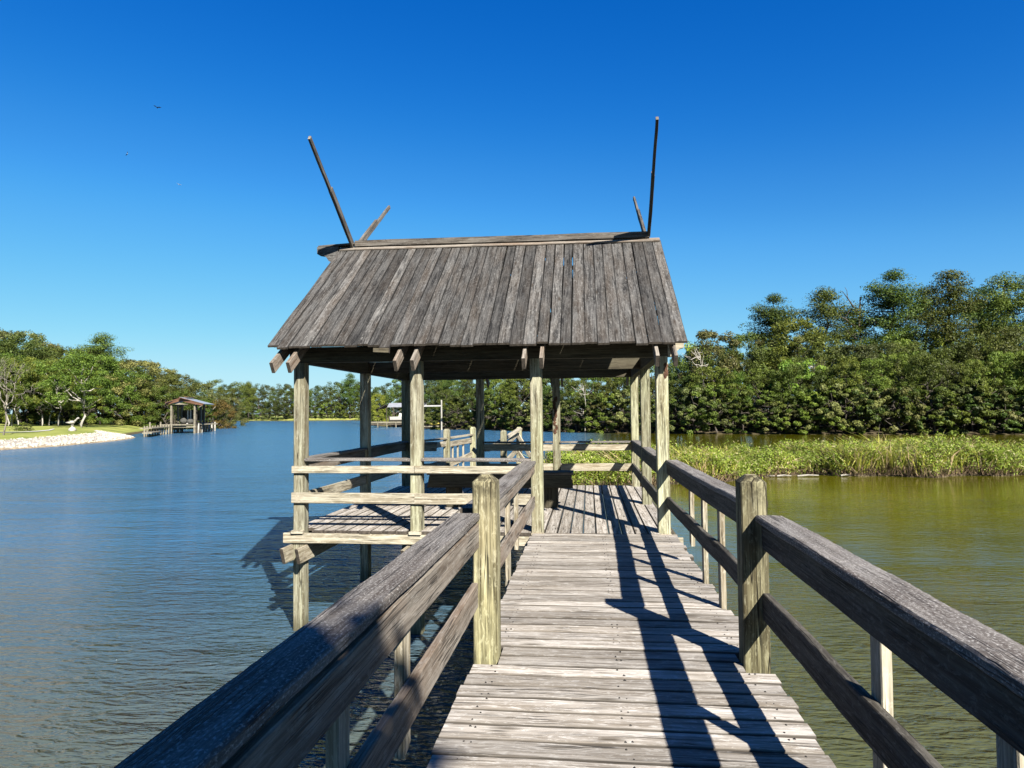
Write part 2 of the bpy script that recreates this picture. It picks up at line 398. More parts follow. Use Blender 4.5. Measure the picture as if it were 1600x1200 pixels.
g = quick('ground', np.stack([GX, GY, GZ], -1).reshape(-1, 3), F, groundmat())
g.data.polygons.foreach_set('use_smooth', np.ones(len(F), bool))
def vattr(o, name, arr):
    a = o.data.attributes.new(name, 'FLOAT', 'POINT'); a.data.foreach_set('value', arr.astype(np.float32).ravel())
vattr(g, 'sd', SD)
vattr(g, 'gravel', ((GX < -40) & (GX > -64) & (GY < 81)).astype(float))
lawn = np.clip(1.0 - np.abs((SD - 16) / 30) ** 6, 0, 1) * ((GX < -38)).astype(float)
vattr(g, 'lawn', np.clip(lawn, 0, 1))
tag(g, kind='structure')

def watermat():
    m = NT('water')
    murk_sky = m.mix(m.ramp(m.noise(m.coords('world', (.05, .12, 1)), 1, 3), (.35, 0.0), (.65, 1.0)), (.030, .034, .022), (.042, .045, .028))
    sy = m.n('SeparateXYZ'); m.l(m.n('NewGeometry').outputs['Position'], sy.inputs[0])
    murk_sky = m.mix(m.ramp(m.math('DIVIDE', sy.outputs[1], 40), (.08, 0.0), (.34, 1.0)), murk_sky, (.022, .070, .130))  # farther out, the blue of reflected sky is mixed into the base colour
    # greener and browner in the still channel east of the pier
    sx = m.n('SeparateXYZ'); m.l(m.n('NewGeometry').outputs['Position'], sx.inputs[0])
    east = m.ramp(m.math('MULTIPLY_ADD', sx.outputs[0], .04, .5), (.42, 0.0), (.62, 1.0))
    murk_sky = m.mix(east, murk_sky, m.mix(m.ramp(m.noise(m.coords('world', (.2, .3, 1)), 1, 3), (.35, 0.0), (.65, 1.0)), (.044, .043, .001), (.066, .063, .002)))
    near = m.ramp(m.math('DIVIDE', sy.outputs[1], 40), (.08, 1.0), (.42, 0.0))
    murk_sky = m.mix(m.math('MULTIPLY', east, near), murk_sky, (.040, .045, .024))
    m.l(murk_sky, m.b.inputs['Base Color'])
    m.b.inputs['IOR'].default_value = 1.333
    wv = m.noise(m.coords('world', (2.2, 7.5, 1), (0, 0, -.30)), 1, 3, .5, .6)
    wv2 = m.noise(m.coords('world', (6.5, 15, 1), (0, 0, -.22)), 1, 2, .5, .4)
    big = m.noise(m.coords('world', (.5, 1.3, 1), (0, 0, -.35)), 1, 3, .5, .3)
    h = m.math('ADD', wv, m.math('MULTIPLY', wv2, .55)); huge = m.noise(m.coords('world', (.13, .42, 1), (0, 0, -.25)), 1, 3, .55, .4)
    h = m.math('ADD', h, m.math('MULTIPLY', big, 1.5)); h = m.math('ADD', h, m.math('MULTIPLY', huge, 3.6))
    gust = m.ramp(m.noise(m.coords('world', (.07, .05, 1)), 1, 3), (.36, .55), (.64, 1.0))
    calm = m.math('SUBTRACT', 1.0, m.math('MULTIPLY', m.math('MULTIPLY', m.ramp(m.math('MULTIPLY_ADD', sx.outputs[0], .04, .5), (.49, 0.0), (.56, 1.0)), m.ramp(m.math('DIVIDE', sx.outputs[1], 40), (.12, .35), (.30, 1.0))), .955))
    far = m.ramp(m.math('DIVIDE', sx.outputs[1], 100), (.30, 1.0), (.55, .8))
    lee = m.math('MULTIPLY', m.ramp(m.math('MULTIPLY_ADD', sx.outputs[0], .01, .5), (.22, 1.0), (.42, 1.0), (.52, 0.0)), 1.0)
    a = m.math('MULTIPLY', m.math('MULTIPLY', gust, calm), m.math('MAXIMUM', lee, far))
    b = m.n('Bump'); m.l(m.math('MULTIPLY', h, a), b.inputs['Height'])
    west = m.ramp(m.math('MULTIPLY_ADD', sx.outputs[0], .01, .5), (.485, 1.0), (.525, 0.0))
    yy = m.ramp(m.math('DIVIDE', sx.outputs[1], 100), (.04, .10), (.16, .6), (.40, 1.0))
    rg = m.math('MULTIPLY', m.math('MULTIPLY', west, yy), m.math('MULTIPLY_ADD', gust, .10, .06))
    m.l(m.math('ADD', rg, .035), m.b.inputs['Roughness'])
    b.inputs['Distance'].default_value = .15; b.inputs['Strength'].default_value = 1
    m.l(b.outputs[0], m.b.inputs['Normal'])
    return m.m
wo = quick('water', np.array([(-1500, -400, ZW), (1500, -400, ZW), (1500, 1500, ZW), (-1500, 1500, ZW)], float), np.array([[0, 1, 2, 3]]), watermat())
tag(wo, kind='structure')

# ------------------------------------------------------------------ pavilion
Y0, SY, PW = 7.912, 2.3935, .138
PX = [-3.548, -2.111, -.675, .762]
YB = Y0 + 2 * SY; YM = Y0 + SY
pav = thing('pavilion', ((-1.4, YM, 0)), 'open timber pavilion with grey plank roof and crossed ridge poles on stilts over the water', 'pavilion')

def post(x, y, z0, z1, mat='post', inset=0, seg=8, name='post', w=PW, parent=None, warp=.003):
    b = MB(); b.board((x + w / 2, y + w / 2, z0), (x + w / 2 + rnd.uniform(-.006, .006), y + w / 2, z1), w, w, up=(0, 1, 0), seg=seg, ch=.007, warp=warp, wfreq=2, top_inset=inset)
    return b.build(name, [M[mat], M['newend' if inset else 'end']], parent)
for x in PX: post(x, Y0, -2.6, 2.013, parent=pav)
for x in (PX[0], PX[3]): post(x, YM, -2.6, 2.013, parent=pav)
for x in PX: post(x, YB, -2.6, 2.013, parent=pav)

# deck of the pavilion: boards run away from the camera
b = MB(); x = -3.60
while x < .93:
    wd = .14; y1 = Y0 - .03 + rnd.uniform(-.008, .008)
    if x > -.82: y1 = Y0 - .045
    y2 = YB + .17 + rnd.uniform(-.01, .02)
    # notch boards round the corner posts by starting behind them
    for px in PX:
        if x < px + PW and x + wd > px + .02 and x + wd * .5 > px - .03 and x + wd * .5 < px + PW + .03: y1 = Y0 + PW + .004; y2 = YB - .004
    b.board((x + wd / 2, y1, -.010), (x + wd / 2, y2, -.010), wd - .004, .036, seg=10, ch=.004, warp=.003, wfreq=1.5, tone=rnd.uniform(.3, .9)); x += .1465
b.build('deck', WD('deck'), pav)
# short filler boards between the posts
for px in PX:
    b = MB(); b.board((px + PW / 2 + .001, Y0 - .06, -.012), (px + PW / 2 + .001, Y0 - .001, -.012), PW + .01, .034, tone=.9); b.build('deck_filler', [M['prail'], M['prail']], pav)
# rim beams, joists
b = MB(); b.board((-3.66, Y0 - .012, -.088), (1.03, Y0 - .012, -.094), .038, .12, seg=14, warp=.004, ch=.005, tone=.9)
b.build('rim_beam', WD('prail'), pav)
for (p, q) in (((-3.66, YB + .16, -.09), (1.0, YB + .16, -.09)), ((-3.62, Y0 + .02, -.09), (-3.62, YB + .13, -.09)), ((.96, Y0 + .02, -.09), (.96, YB + .13, -.09))):
    b = MB(); b.board(p, q, .038, .12, seg=6, warp=.003, tone=.6); b.build('rim_beam', WD('frame'), pav)
b = MB(); k = -3.2
while k < .8:
    b.board((k, Y0 + .02, -.10), (k, YB + .12, -.10), .038, .13, tone=.4); k += .41
b.build('joists', WD('frame'), pav)
# paired cross beams bolted to the piles, their cut ends poke out at the front
for x in PX:
    for xx in (x - .022, x + PW + .022):
        b = MB(); b.board((xx, Y0 - .24, -.262), (xx, YB + .35, -.262), .040, .19, seg=3, ska=-.45, warp=.002, ch=.005, tone=.8); b.build('cross_beam', [M['prail'], M['end']], pav)
# header beams
def side_profile_end(bm, x0, y, z0, z1, sgn, th, L=.18):
    h = z1 - z0
    pts = [(0, 0), (L * .35, 0), (L * .45, h * .08), (L * .55, h * .30), (L * .72, h * .48), (L, h * .55), (L, h), (0, h)]
    if sgn < 0: pts = [(-p[0], p[1]) for p in pts][::-1]
    bm.poly(pts, (x0, y, z0), (1, 0, 0), (0, 0, 1), th, tone=.8)
b = MB(); b.board((-3.60, Y0 + .069, 2.107), (.90, Y0 + .069, 2.10), .13, .185, seg=12, warp=.003, tone=.3)
b.build('header_beam', WD('frame'), pav)
b = MB(); side_profile_end(b, .901, Y0 + .06, 2.008, 2.185, 1, .12, .18); b.build('header_end', [M['prail'], M['frame']], pav)
b = MB(); b.board((-3.60, YB + .069, 2.105), (.98, YB + .069, 2.105), .13, .185, seg=6, warp=.003, tone=.3); b.build('header_beam', WD('frame'), pav)
for x in (PX[0], PX[3]):
    b = MB(); b.board((x + .069, Y0 + .137, 2.10), (x + .069, YB + .002, 2.10), .12, .18, seg=6, warp=.003, tone=.3); b.build('header_beam', WD('frame'), pav)
b = MB(); b.board((-3.48, YM + .069, 2.104), (.83, YM + .069, 2.104), .07, .17, seg=4, warp=.003, tone=.3); b.build('tie_beam', WD('frame'), pav)

# roof
SL = .649; ang = math.atan(SL)
def zroof(y): return (4.0 if True else 0) - abs(y - YM - .02) * SL          # top face of the boards
def ztop(x, y): return 3.985 - .008 * (x + 3.7) - abs(y - YM) * (SL)
for sgn, nm in ((-1, 'front'), (1, 'back')):
    b = MB(); x = -3.86; i = 0
    while x < (1.07 if sgn < 0 else .97):
        wd = rnd.choice((.132, .14, .146, .155)); t_ = .5
        xe = -3.70 + (x + 3.86) * (4.74 / 4.93)               # boards fan in a little towards the eave
        ye = YM + sgn * (2.78 + rnd.uniform(-.03, .03)); yr = YM + sgn * (.012 + rnd.uniform(0, .03))
        lift = rnd.uniform(-.004, .006)
        if i == 10 and sgn < 0: ye -= .05
        g_ = rnd.uniform(.003, .010) if rnd.random() < .75 else .016
        b.board((x + wd / 2, yr, ztop(x, yr) - .014 + lift), (xe + wd / 2, ye, ztop(xe, ye) - .014 + lift), wd - g_, .025, up=(0, -sgn * -SL if False else sgn * SL, 1), seg=14, ch=.003,
                warp=.008, wfreq=1.4, tone=rnd.uniform(.0, 1.0))
        x += wd; i += 1
    o = b.build('roof_slope', WD('roof'), pav)
    for dist in (.15, .75, 1.4, 2.05, 2.62):
        y = YM + sgn * dist; z = ztop(-1.4, y) - .05
        b = MB(); b.board((-3.68, y, z), (1.0, y, z - .03), .085, .038, up=(0, sgn * SL, 1), seg=4, warp=.003, tone=.3); b.build('purlin', WD('frame'), pav)
    # rafter pairs
    for px in PX:
        for xx in (px - .028, px + PW + .028) :
            b = MB(); dn = .068 + .07; ya, yb_ = YM + sgn * .02, YM + sgn * 2.90
            b.board((xx, ya, ztop(-1.4, ya) - dn / math.cos(ang)), (xx, yb_, ztop(-1.4, yb_) - dn / math.cos(ang)), .040, .135, up=(0, sgn * SL, 1), seg=4, warp=.003, tone=.9)
            b.build('rafter', [M['rail'], M['end']], pav)
# small hanging block under the eave where one board slipped
b = MB(); b.board((-2.42, Y0 - .40, 2.11), (-2.24, Y0 - .40, 2.10), .05, .05, tone=.9); b.build('loose_block', [M['frame'], M['end']], pav)
# ridge beam with carved end, ridge cap boards
b = MB(); b.board((-3.86, YM, 3.85), (.98, YM, 3.82), .07, .15, seg=4, tone=.2); b.build('ridge_beam', WD('beam'), pav)
b = MB(); side_profile_end(b, -3.861, YM - .02, 3.76, 4.005, -1, .16, .34); b.build('ridge_beam_end', [M['roof'], M['frame']], pav)
b = MB()
b.board((-3.84, YM - .055, 3.972), (1.08, YM - .055, 3.934), .12, .022, up=(0, -SL, 1), seg=10, warp=.004, tone=1.0)
b.board((-3.84, YM + .06, 3.98), (1.0, YM + .06, 3.94), .12, .024, up=(0, SL, 1), seg=10, warp=.004, tone=.8)
b.build('ridge_trim', WD('rail'), pav)
b = MB(); b.board((-4.19, YM - .02, 4.015), (-3.60, YM - .02, 4.045), .13, .03, seg=4, warp=.003, tone=.1)
b.board((-3.60, YM - .02, 4.044), (.93, YM - .02, 4.016), .10, .095, seg=16, warp=.012, wfreq=1.1, tone=.6)
b.build('ridge_pole', WD('beam'), pav)
# crossed poles (each notched to a thinner upper half)
def chigi(x, y1, z1, off, tone):
    base = V((x, YM + off, 4.02)); tip = V((x + rnd.uniform(-.01, .01), y1, z1)); mid = base.lerp(tip, .56)
    b = MB(); b.board(base, mid, .042, .105, up=(0, -math.copysign(1, y1 - YM) * 1.0, 1), seg=5, warp=.004, tone=tone, ch=.005)
    d = (tip - base).normalized(); nrm = V((0, -d.z, d.y)) * (1 if y1 < YM else 1)
    offv = V((0, d.z, -d.y)) * (-.018 if y1 < YM else .018)
    b.board(mid + d * .001 + offv, tip + offv, .036, .066, up=(0, -math.copysign(1, y1 - YM), 1), seg=5, warp=.004, tone=tone, ch=.004)
    b.build('crossed_pole', [M['beam'], M['rail']], pav)
chigi(-3.65, 8.62, 5.09, -.02, .6); chigi(-3.585, 12.02, 5.17, .02, 1.0)
chigi(.925, 8.72, 5.13, -.02, .2); chigi(.875, 12.45, 5.27, .02, .4)

# pavilion rails
def rail(parent, name, a, b_, w_, t_, mat='rail', tone=None, seg=14, warp=.006, sag=0, up=(0, 0, 1), fine=0, ch=.005, freq=1.6, **k):
    m = MB(); m.board(a, b_, w_, t_, up=up, seg=seg, warp=warp, wfreq=freq, tone=tone, sag=sag, fine=fine, ch=ch, **k)
    return m.build(name, WD(mat), parent)
yf = Y0 - .020
rail(pav, 'top_rail', (-3.555, yf, .728), (-2.05, yf, .726), .038, .088, 'prail', .9)
rail(pav, 'top_rail', (-2.048, yf, .726), (-.68, yf, .718), .038, .088, 'prail', .8)
rail(pav, 'lower_rail', (-3.555, yf, .392), (-2.05, yf, .385), .038, .125, 'prail', .7)
rail(pav, 'lower_rail', (-2.048, yf, .385), (-.68, yf, .383), .038, .125, 'prail', .8)
rail(pav, 'rail_cap', (-3.408, Y0 + .06, .842), (-2.113, Y0 + .06, .838), .14, .036, 'cap', .8)
rail(pav, 'rail_cap', (-1.971, Y0 + .06, .838), (-.678, Y0 + .06, .83), .14, .036, 'cap', .9)
# left side
for (ya, yb_) in ((Y0 + PW + .003, YM - .003), (YM + PW + .003, YB - .003)):
    rail(pav, 'top_rail', (-3.48, ya, .752), (-3.48, yb_, .752), .038, .14, 'rail', .4)
    rail(pav, 'rail_cap', (-3.485, ya, .842), (-3.485, yb_, .842), .14, .034, 'cap', .6)
    rail(pav, 'lower_rail', (-3.46, ya, .372), (-3.46, yb_, .372), .038, .14, 'prail', .6)
    rail(pav, 'top_rail', (.785, ya, .742), (.785, yb_, .742), .038, .16, 'shaderail', .5)
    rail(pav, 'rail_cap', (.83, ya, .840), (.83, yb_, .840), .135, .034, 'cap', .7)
    rail(pav, 'lower_rail', (.785, ya, .36), (.785, yb_, .36), .038, .145, 'shaderail', .5)
for (xa, xb) in ((-3.40, -2.88), (-1.97, -.68), (-.534, .76)):
    rail(pav, 'top_rail', (xa, YB + .02, .727), (xb, YB + .02, .727), .038, .128, 'prail', .7)
    rail(pav, 'rail_cap', (xa, YB + .03, .82), (xb, YB + .03, .82), .13, .034, 'cap', .7)
    rail(pav, 'lower_rail', (xa, YB + .02, .36), (xb, YB + .02, .36), .038, .14, 'prail', .7)
# torn bark patch on the back post and the stained top of the front right post
b = MB()
for k in range(9): b.blob((PX[2] + .05 + rnd.uniform(-.02, .03), YB - .004, 1.62 - k * .075), (.03, .008, .05), k, .6, 5, 7)
b.build('torn_patch', M['skin'], pav)
b = MB()
for k in range(3): b.blob((PX[3] + .10 + rnd.uniform(-.01, .02), Y0 - .003, 1.90 - k * .05), (.025, .006, .035), k + 20, .6, 5, 7)
b.build('torn_patch', M['skin'], pav)

# bench inside
bn = thing('bench', (-1.3, 9.95, .02), 'long dark timber bench under the pavilion roof near the middle of its deck', 'bench')
b = MB(); b.board((-2.37, 10.0, .503), (-.24, 10.0, .503), .36, .038, seg=8, warp=.004, tone=.3); b.build('seat', WD('rail'), bn)
for yy in (9.84, 10.16):
    b = MB(); b.board((-2.35, yy, .39), (-.26, yy, .39), .038, .185, seg=8, warp=.004, tone=.2, ska=.2, skb=-.2); b.build('apron', WD('frame'), bn)
for xx in (-2.0, -.565):
    b = MB(); b.board((xx, 10.0, .015), (xx, 10.0, .48), .20, .26, up=(0, 1, 0), seg=3, warp=.003, tone=.2); b.build('leg', WD('frame'), bn)

# ------------------------------------------------------------------ boardwalk leading to the pavilion
bw = thing('boardwalk', (.14, 2, 0), 'weathered plank boardwalk with timber rails leading from the foreground to the pavilion', 'boardwalk')
b = MB(); y = 7.862 - .1445; k = 0
while y > -4.6:
    xl, xr_ = -.672 + rnd.uniform(-.015, .012), .955 + rnd.uniform(-.03, .03)
    if 3.76 < y + .07 < 4.1: xl, xr_ = -.525, .812
    if y < 3.7: xl = -.668 + rnd.uniform(-.01, .012); xr_ = .945 + rnd.uniform(-.015, .02)
    z = -.019 + rnd.uniform(-.002, .002)
    sp = False
    if sp:
        xm = .2 + rnd.uniform(-.02, .02)
        b.board((xl, y + .072, z), (xm, y + .072, z), .1362, .038, seg=22, ch=.005, warp=.0035, wfreq=3, tone=rnd.random(), fine=3 if y < 4 else 0)
        b.board((xm + .004, y + .072, z), (xr_, y + .072, z - .001), .1362, .038, seg=22, ch=.005, warp=.0035, wfreq=3, tone=rnd.random(), fine=3 if y < 4 else 0)
    else:
        b.board((xl, y + .072, z), (xr_, y + .072, z), .1325, .038, seg=34, ch=.007, warp=.0035, wfreq=3, tone=rnd.random(), fine=3 if y < 4 else 0)
    y -= .1445; k += 1
b.board((-.66, Y0 - .056, -.018), (.96, Y0 - .056, -.018), .03, .04, seg=8, tone=.9)
b.build('deck', WD('deck'), bw)
nb_ = MB(); y = 7.862 - .1445
while y > .2:
    for x in (-.55, -.52, .13, .16, .82, .85):
        if 3.7 < y < 4.1 and abs(x - .14) > .4: continue
        yy = y + .072 + rnd.choice((-.04, .04)) + rnd.uniform(-.008, .008)
        nb_.tube([(x + rnd.uniform(-.012, .012), yy, -.006), (x, yy, .0022)], [.0045, .0045], 6)
    y -= .1445
o = nb_.build('nails', M['birddark'], bw); o['kind'] = 'stuff'
for x in (-.55, .14, .83):
    b = MB(); b.board((x, -4.6, -.14), (x, Y0 - .05, -.14), .05, .19, seg=5, tone=.4); b.build('joist', WD('frame'), bw)
for y in (3.88, -.15, -4.15):
    for x in (-.671, .818):
        post(x, y, -2.6, 1.035, inset=.042, seg=16, parent=bw, w=.14, warp=.004, mat='oldpost')
    b = MB(); b.board((-.80, y + .17, -.33), (1.08, y + .17, -.33), .045, .19, seg=2, tone=.4); b.build('cross_beam', WD('frame'), bw)
# near rails
for (ya, yb_) in ((-.005, 3.876), (-4.0, -.16)):
    n_ = yb_ > 0
    rail(bw, 'rail_cap', (-.722, ya, .802), (-.702, yb_, .802), .148, .040, 'cap', .55, seg=120 if n_ else 8, warp=.005, fine=7 if n_ else 0, freq=2.2, ch=.007)
    rail(bw, 'top_rail', (-.668, ya, .694), (-.652, yb_, .694), .038, .137, 'rail', .7, seg=60, warp=.004, fine=3 if n_ else 0)
    rail(bw, 'lower_rail', (-.658, ya, .358), (-.658, yb_, .358), .038, .138, 'rail', .75, seg=60, warp=.005, fine=3 if n_ else 0)
    rail(bw, 'rail_cap', (.968, ya, .803), (.968, yb_, .803), .145, .040, 'cap', .75, seg=120 if n_ else 8, warp=.007, fine=7 if n_ else 0, freq=2.2, ch=.007)
    rail(bw, 'top_rail', (.945, ya, .709), (.945, yb_, .709), .038, .145, 'shaderail', .3, seg=60, warp=.004, fine=3 if n_ else 0)
    rail(bw, 'lower_rail', (.945, ya, .325), (.945, yb_, .325), .040, .150, 'shaderail', .4, seg=60, warp=.006, fine=3 if n_ else 0)
# far rails
rail(bw, 'rail_cap', (-.695, 4.024, .808), (-.695, 7.908, .808), .15, .036, 'cap', .7, seg=60, warp=.005, fine=4)
rail(bw, 'top_rail', (-.652, 4.024, .735), (-.652, 7.908, .732), .038, .092, 'rail', .9, seg=30, warp=.003)
rail(bw, 'lower_rail', (-.652, 4.024, .362), (-.652, 7.908, .352), .038, .13, 'rail', .95, seg=30, warp=.004)
rail(bw, 'rail_cap', (.925, 4.024, .866), (.925, 7.908, .818), .14, .036, 'cap', .9, seg=60, warp=.007, fine=4, sag=.010)
rail(bw, 'top_rail', (.882, 4.024, .785), (.882, 7.908, .735), .038, .125, 'shaderail', .3, seg=30, warp=.004, sag=.008)
rail(bw, 'lower_rail', (.880, 4.024, .420), (.880, 7.908, .352), .038, .125, 'shaderail', .3, seg=40, warp=.006, fine=2)
def balu(x, y, z0, z1=.76):
    m = MB(); m.board((x, y + .045, z0), (x, y + .045, z1), .038, .089, up=(0, 1, 0), seg=8, warp=.003, tone=rnd.uniform(.5, .9), ska=.3)
    m.build('baluster', [M['prail'], M['end']], bw)
for y, z0 in ((2.45, .165), (1.80, -.05), (.55, -.05)): balu(-.697, y, z0, .774)
for y, z0 in ((2.47, -.05), (1.72, -.05), (.55, -.05)): balu(.986, y, z0, .774)
for y, z0 in ((5.05, .12), (5.72, -.10), (6.40, .12)): balu(-.697, y, z0)
for y, z0 in ((4.98, -.02), (5.70, -.06), (6.40, .17)): balu(.921, y, z0)

# ------------------------------------------------------------------ damaged boardwalk behind the pavilion
bb = thing('boardwalk', (-2.5, 15, 0), 'short broken boardwalk with leaning rails behind the pavilion, left of its middle', 'boardwalk')
def cl(y): return -2.62 + (y - 12.9) * .06
b = MB(); y = YB + .20
while y < 17.6:
    c_ = cl(y); b.board((c_ - .64, y + .07, -.02), (c_ + .64, y + .07, -.02), .138, .038, seg=4, warp=.004, tone=rnd.random()); y += .1455
b.build('deck', WD('deck'), bb)
PL = [(-3.24, 15.4, 1.016), (-2.944, 17.2, 1.015)]; PR = [(-1.905, 15.2, .983), (-1.785, 17.4, 1.0)]
for (x, y, z) in PL + PR: post(x - .07, y - .07, -2.6, z, inset=.03, parent=bb, seg=6)
def bbar(a, c_, w_, t_, name='top_rail', mat='prail', **k): m = MB(); m.board(a, c_, w_, t_, seg=6, warp=.006, tone=rnd.uniform(.5, 1), **k); m.build(name, WD(mat), bb)
bbar((-3.38, YB + .18, .83), (-3.28, 15.32, .80), .14, .038, 'rail_cap', 'prail'); bbar((-3.36, YB + .18, .70), (-3.26, 15.32, .68), .038, .12)
bbar((-3.34, YB + .18, .28), (-3.26, 15.32, .26), .038, .12, 'lower_rail')
bbar((-3.22, 15.48, .80), (-2.99, 17.12, .82), .14, .038, 'rail_cap', 'prail'); bbar((-3.20, 15.48, .66), (-2.97, 17.12, .68), .038, .13); bbar((-3.20, 15.48, .20), (-2.97, 17.12, .32), .038, .13, 'lower_rail')
for t in (.20, .42, .66): bbar((-3.24 + .24 * t, 15.48 + 1.64 * t, .0), (-3.24 + .24 * t, 15.48 + 1.64 * t, .68), .038, .07, 'baluster', up=(0, 1, 0))
bbar((-2.16, 14.3, .58), (-1.74, 17.1, .96), .14, .04, 'rail_cap', 'prail'); bbar((-1.98, 15.3, .52), (-1.80, 17.3, .86), .04, .13)
bbar((-2.04, 15.0, .08), (-1.80, 17.3, .46), .04, .13, 'lower_rail'); bbar((-1.86, 17.3, .90), (-1.46, 17.0, .26), .04, .10, 'brace'); bbar((-2.5, 14.6, .60), (-2.1, 15.1, .08), .04, .08, 'brace')
bbar((-1.84, 17.1, .48), (-1.45, 16.8, -.02), .04, .08, 'brace'); bbar((-2.35, 14.4, .16), (-1.98, 15.1, .04), .12, .03, 'loose_board')

# ------------------------------------------------------------------ trees
def cards(cen, rad, n, size, rs, flat=.4, upb=.5, quad=True):
    """leaf cards scattered through an ellipsoid; returns verts (4n,3)"""
    d = rs.normal(size=(n, 3)); d /= np.linalg.norm(d, axis=1)[:, None]
    r = rs.uniform(.35, 1, n) ** .6
    p = d * r[:, None] * np.array(rad) + np.array(cen)
    nrm = d * .8 + rs.normal(size=(n, 3)) * .55 + np.array([0, 0, upb]); nrm /= np.linalg.norm(nrm, axis=1)[:, None]
    t = np.cross(nrm, rs.normal(size=(n, 3))); t /= np.linalg.norm(t, axis=1)[:, None]
    bt = np.cross(nrm, t); s = size * rs.uniform(.55, 1.25, n)[:, None]
    a, c = t * s * .5, bt * s * .5 * flat
    q = np.stack([p - a, p - c * .9 + a * .15, p + a, p + c * 1.1 - a * .1], 1)
    return q.reshape(-1, 3)
def limb(b, p0, p1, r0, r1, rs, n=6, wob=.12):
    p0, p1 = np.array(p0, float), np.array(p1, float); L = np.linalg.norm(p1 - p0); pts = []; rr = []
    for i in range(n):
        t = i / (n - 1); pts.append(p0 + (p1 - p0) * t + rs.normal(size=3) * L * wob * .35 * math.sin(math.pi * t) + np.array([0, 0, -.06 * L * math.sin(math.pi * t)]) * (0 if r0 > .2 else 1)); rr.append(r0 + (r1 - r0) * t)
    b.tube([tuple(p) for p in pts], rr, 7)
    return pts
def tree(name, kind, H, seed, leaf, loc=(0, 0, 0), label='', cat='tree', group=None, barkm='bark', crown_lo=.15, R=None, size=.31, dens=1.0):
    rs = np.random.RandomState(seed)
    t = thing(name, loc, label, cat, group); tb = MB(); C = []
    if kind == 'broad':
        R = R or H * .34
        limb(tb, (0, 0, -.6), (rs.uniform(-.4, .4), rs.uniform(-.4, .4), H * .72), H * .016 + .03, .05, rs, 8)
        nl = 10
        for i in range(nl):
            zb = H * rs.uniform(max(crown_lo * .7, .1), .6); a = rs.uniform(0, 6.28) + i * 2.4
            zt = zb + H * rs.uniform(.05, .3); q = (zt / H - crown_lo) / (1 - crown_lo)
            rr = R * rs.uniform(.6, 1.0) * (math.sin(math.pi * min(max(q * .82 + .14, .05), .97)) ** .6)
            limb(tb, (0, 0, zb), (math.cos(a) * rr, math.sin(a) * rr, zt), H * .009 + .015, .02, rs, 5)
        nc = int(66 * dens)
        for i in range(nc):
            q = rs.uniform(0, 1) ** .85; z = H * (crown_lo + (1 - crown_lo) * q * .95)
            prof = math.sin(math.pi * min(max(q * .78 + .17, .05), .985)) ** .55
            a = rs.uniform(0, 6.28); lob = 1 + .28 * math.sin(a * 2 + seed) + .15 * math.sin(a * 5 + seed * 2 + z)
            rr = R * prof * lob * rs.uniform(.35, 1.0) ** .45
            cr = rs.uniform(.55, 1.15) * H / 11
            C.append(cards((math.cos(a) * rr, math.sin(a) * rr, z), (cr, cr, cr * .62), int(170 * rs.uniform(.6, 1.3)), size, rs))
    elif kind == 'pine':
        R = R or H * .2
        limb(tb, (0, 0, -.6), (rs.uniform(-.5, .5), rs.uniform(-.5, .5), H * .97), H * .017 + .03, .05, rs, 9, .05)
        nb = int(62 * dens)
        for i in range(nb):
            q = rs.uniform(0, 1); z = H * (crown_lo + (1 - crown_lo) * q * .97); a = i * 2.39996 + rs.uniform(-.5, .5)
            prof = (math.sin(math.pi * min(.30 + q * .64, .97))) ** .8 * (1 if q > .45 else .55 + q)
            rr = R * prof * rs.uniform(.45, 1.15)
            e = (math.cos(a) * rr, math.sin(a) * rr, z + rr * .12)
            if i % 2 == 0: limb(tb, (0, 0, z - rr * .1), e, .07, .02, rs, 4)
            for k in range(3):
                f = .35 + .34 * k; cr = rs.uniform(.7, 1.15) * H / 17
                C.append(cards((e[0] * f + rs.normal() * .25, e[1] * f + rs.normal() * .25, e[2] + rs.normal() * .15 + .1), (cr * 1.25, cr * 1.25, cr * .7), int(120 * rs.uniform(.6, 1.2)), size * .9, rs, .45, .9))
        C.append(cards((0, 0, H * .915), (R * .62, R * .62, R * .42), 420, size * .9, rs, .4, .8))
    elif kind == 'bare':
        def rec(p, d, L, r, dep):
            e = p + d * L; limb(tb, p, e, r, r * .62, rs, 4, .15)
            if dep == 0:
                if rs.rand() < .3: C.append(cards(tuple(e), (.3, .3, .2), 7, .22, rs))
                return
            for k in range(3 if dep > 1 else 3):
                nd = d + rs.normal(size=3) * .48 + np.array([0, 0, .12]); nd /= np.linalg.norm(nd)
                rec(e, nd, L * rs.uniform(.6, .85), r * .62, dep - 1)
        rec(np.array([0, 0, -.3]), np.array([.05, 0, 1.0]), H * .26, H * .0095, 5)
    elif kind == 'snag':
        limb(tb, (0, 0, -.5), (.4, 0, H), .11, .04, rs, 7, .1)
        for i in range(9):
            z = H * rs.uniform(.3, .95); a = rs.uniform(0, 6.28); L = rs.uniform(.8, 2.4)
            p = limb(tb, (0, 0, z), (math.cos(a) * L, math.sin(a) * L * .5, z + rs.uniform(.2, 1.2)), .06, .015, rs, 5, .3)
            limb(tb, p[2], p[2] + rs.normal(size=3) * .5 + np.array([0, 0, .5]), .03, .01, rs, 4, .3)
    tb.build('trunk', M[barkm], t, smooth=True).location = (0, 0, 0)
    if C:
        Vv = np.concatenate(C); Ff = np.arange(len(Vv)).reshape(-1, 4)
        o = quick('crown', Vv, Ff, M[leaf], t); o.location = (0, 0, 0)
    return t
def groundz(x, y): return float(hground(sdist(np.array([x]), np.array([y])), np.array([x]), np.array([y]))[0])
protos = {}
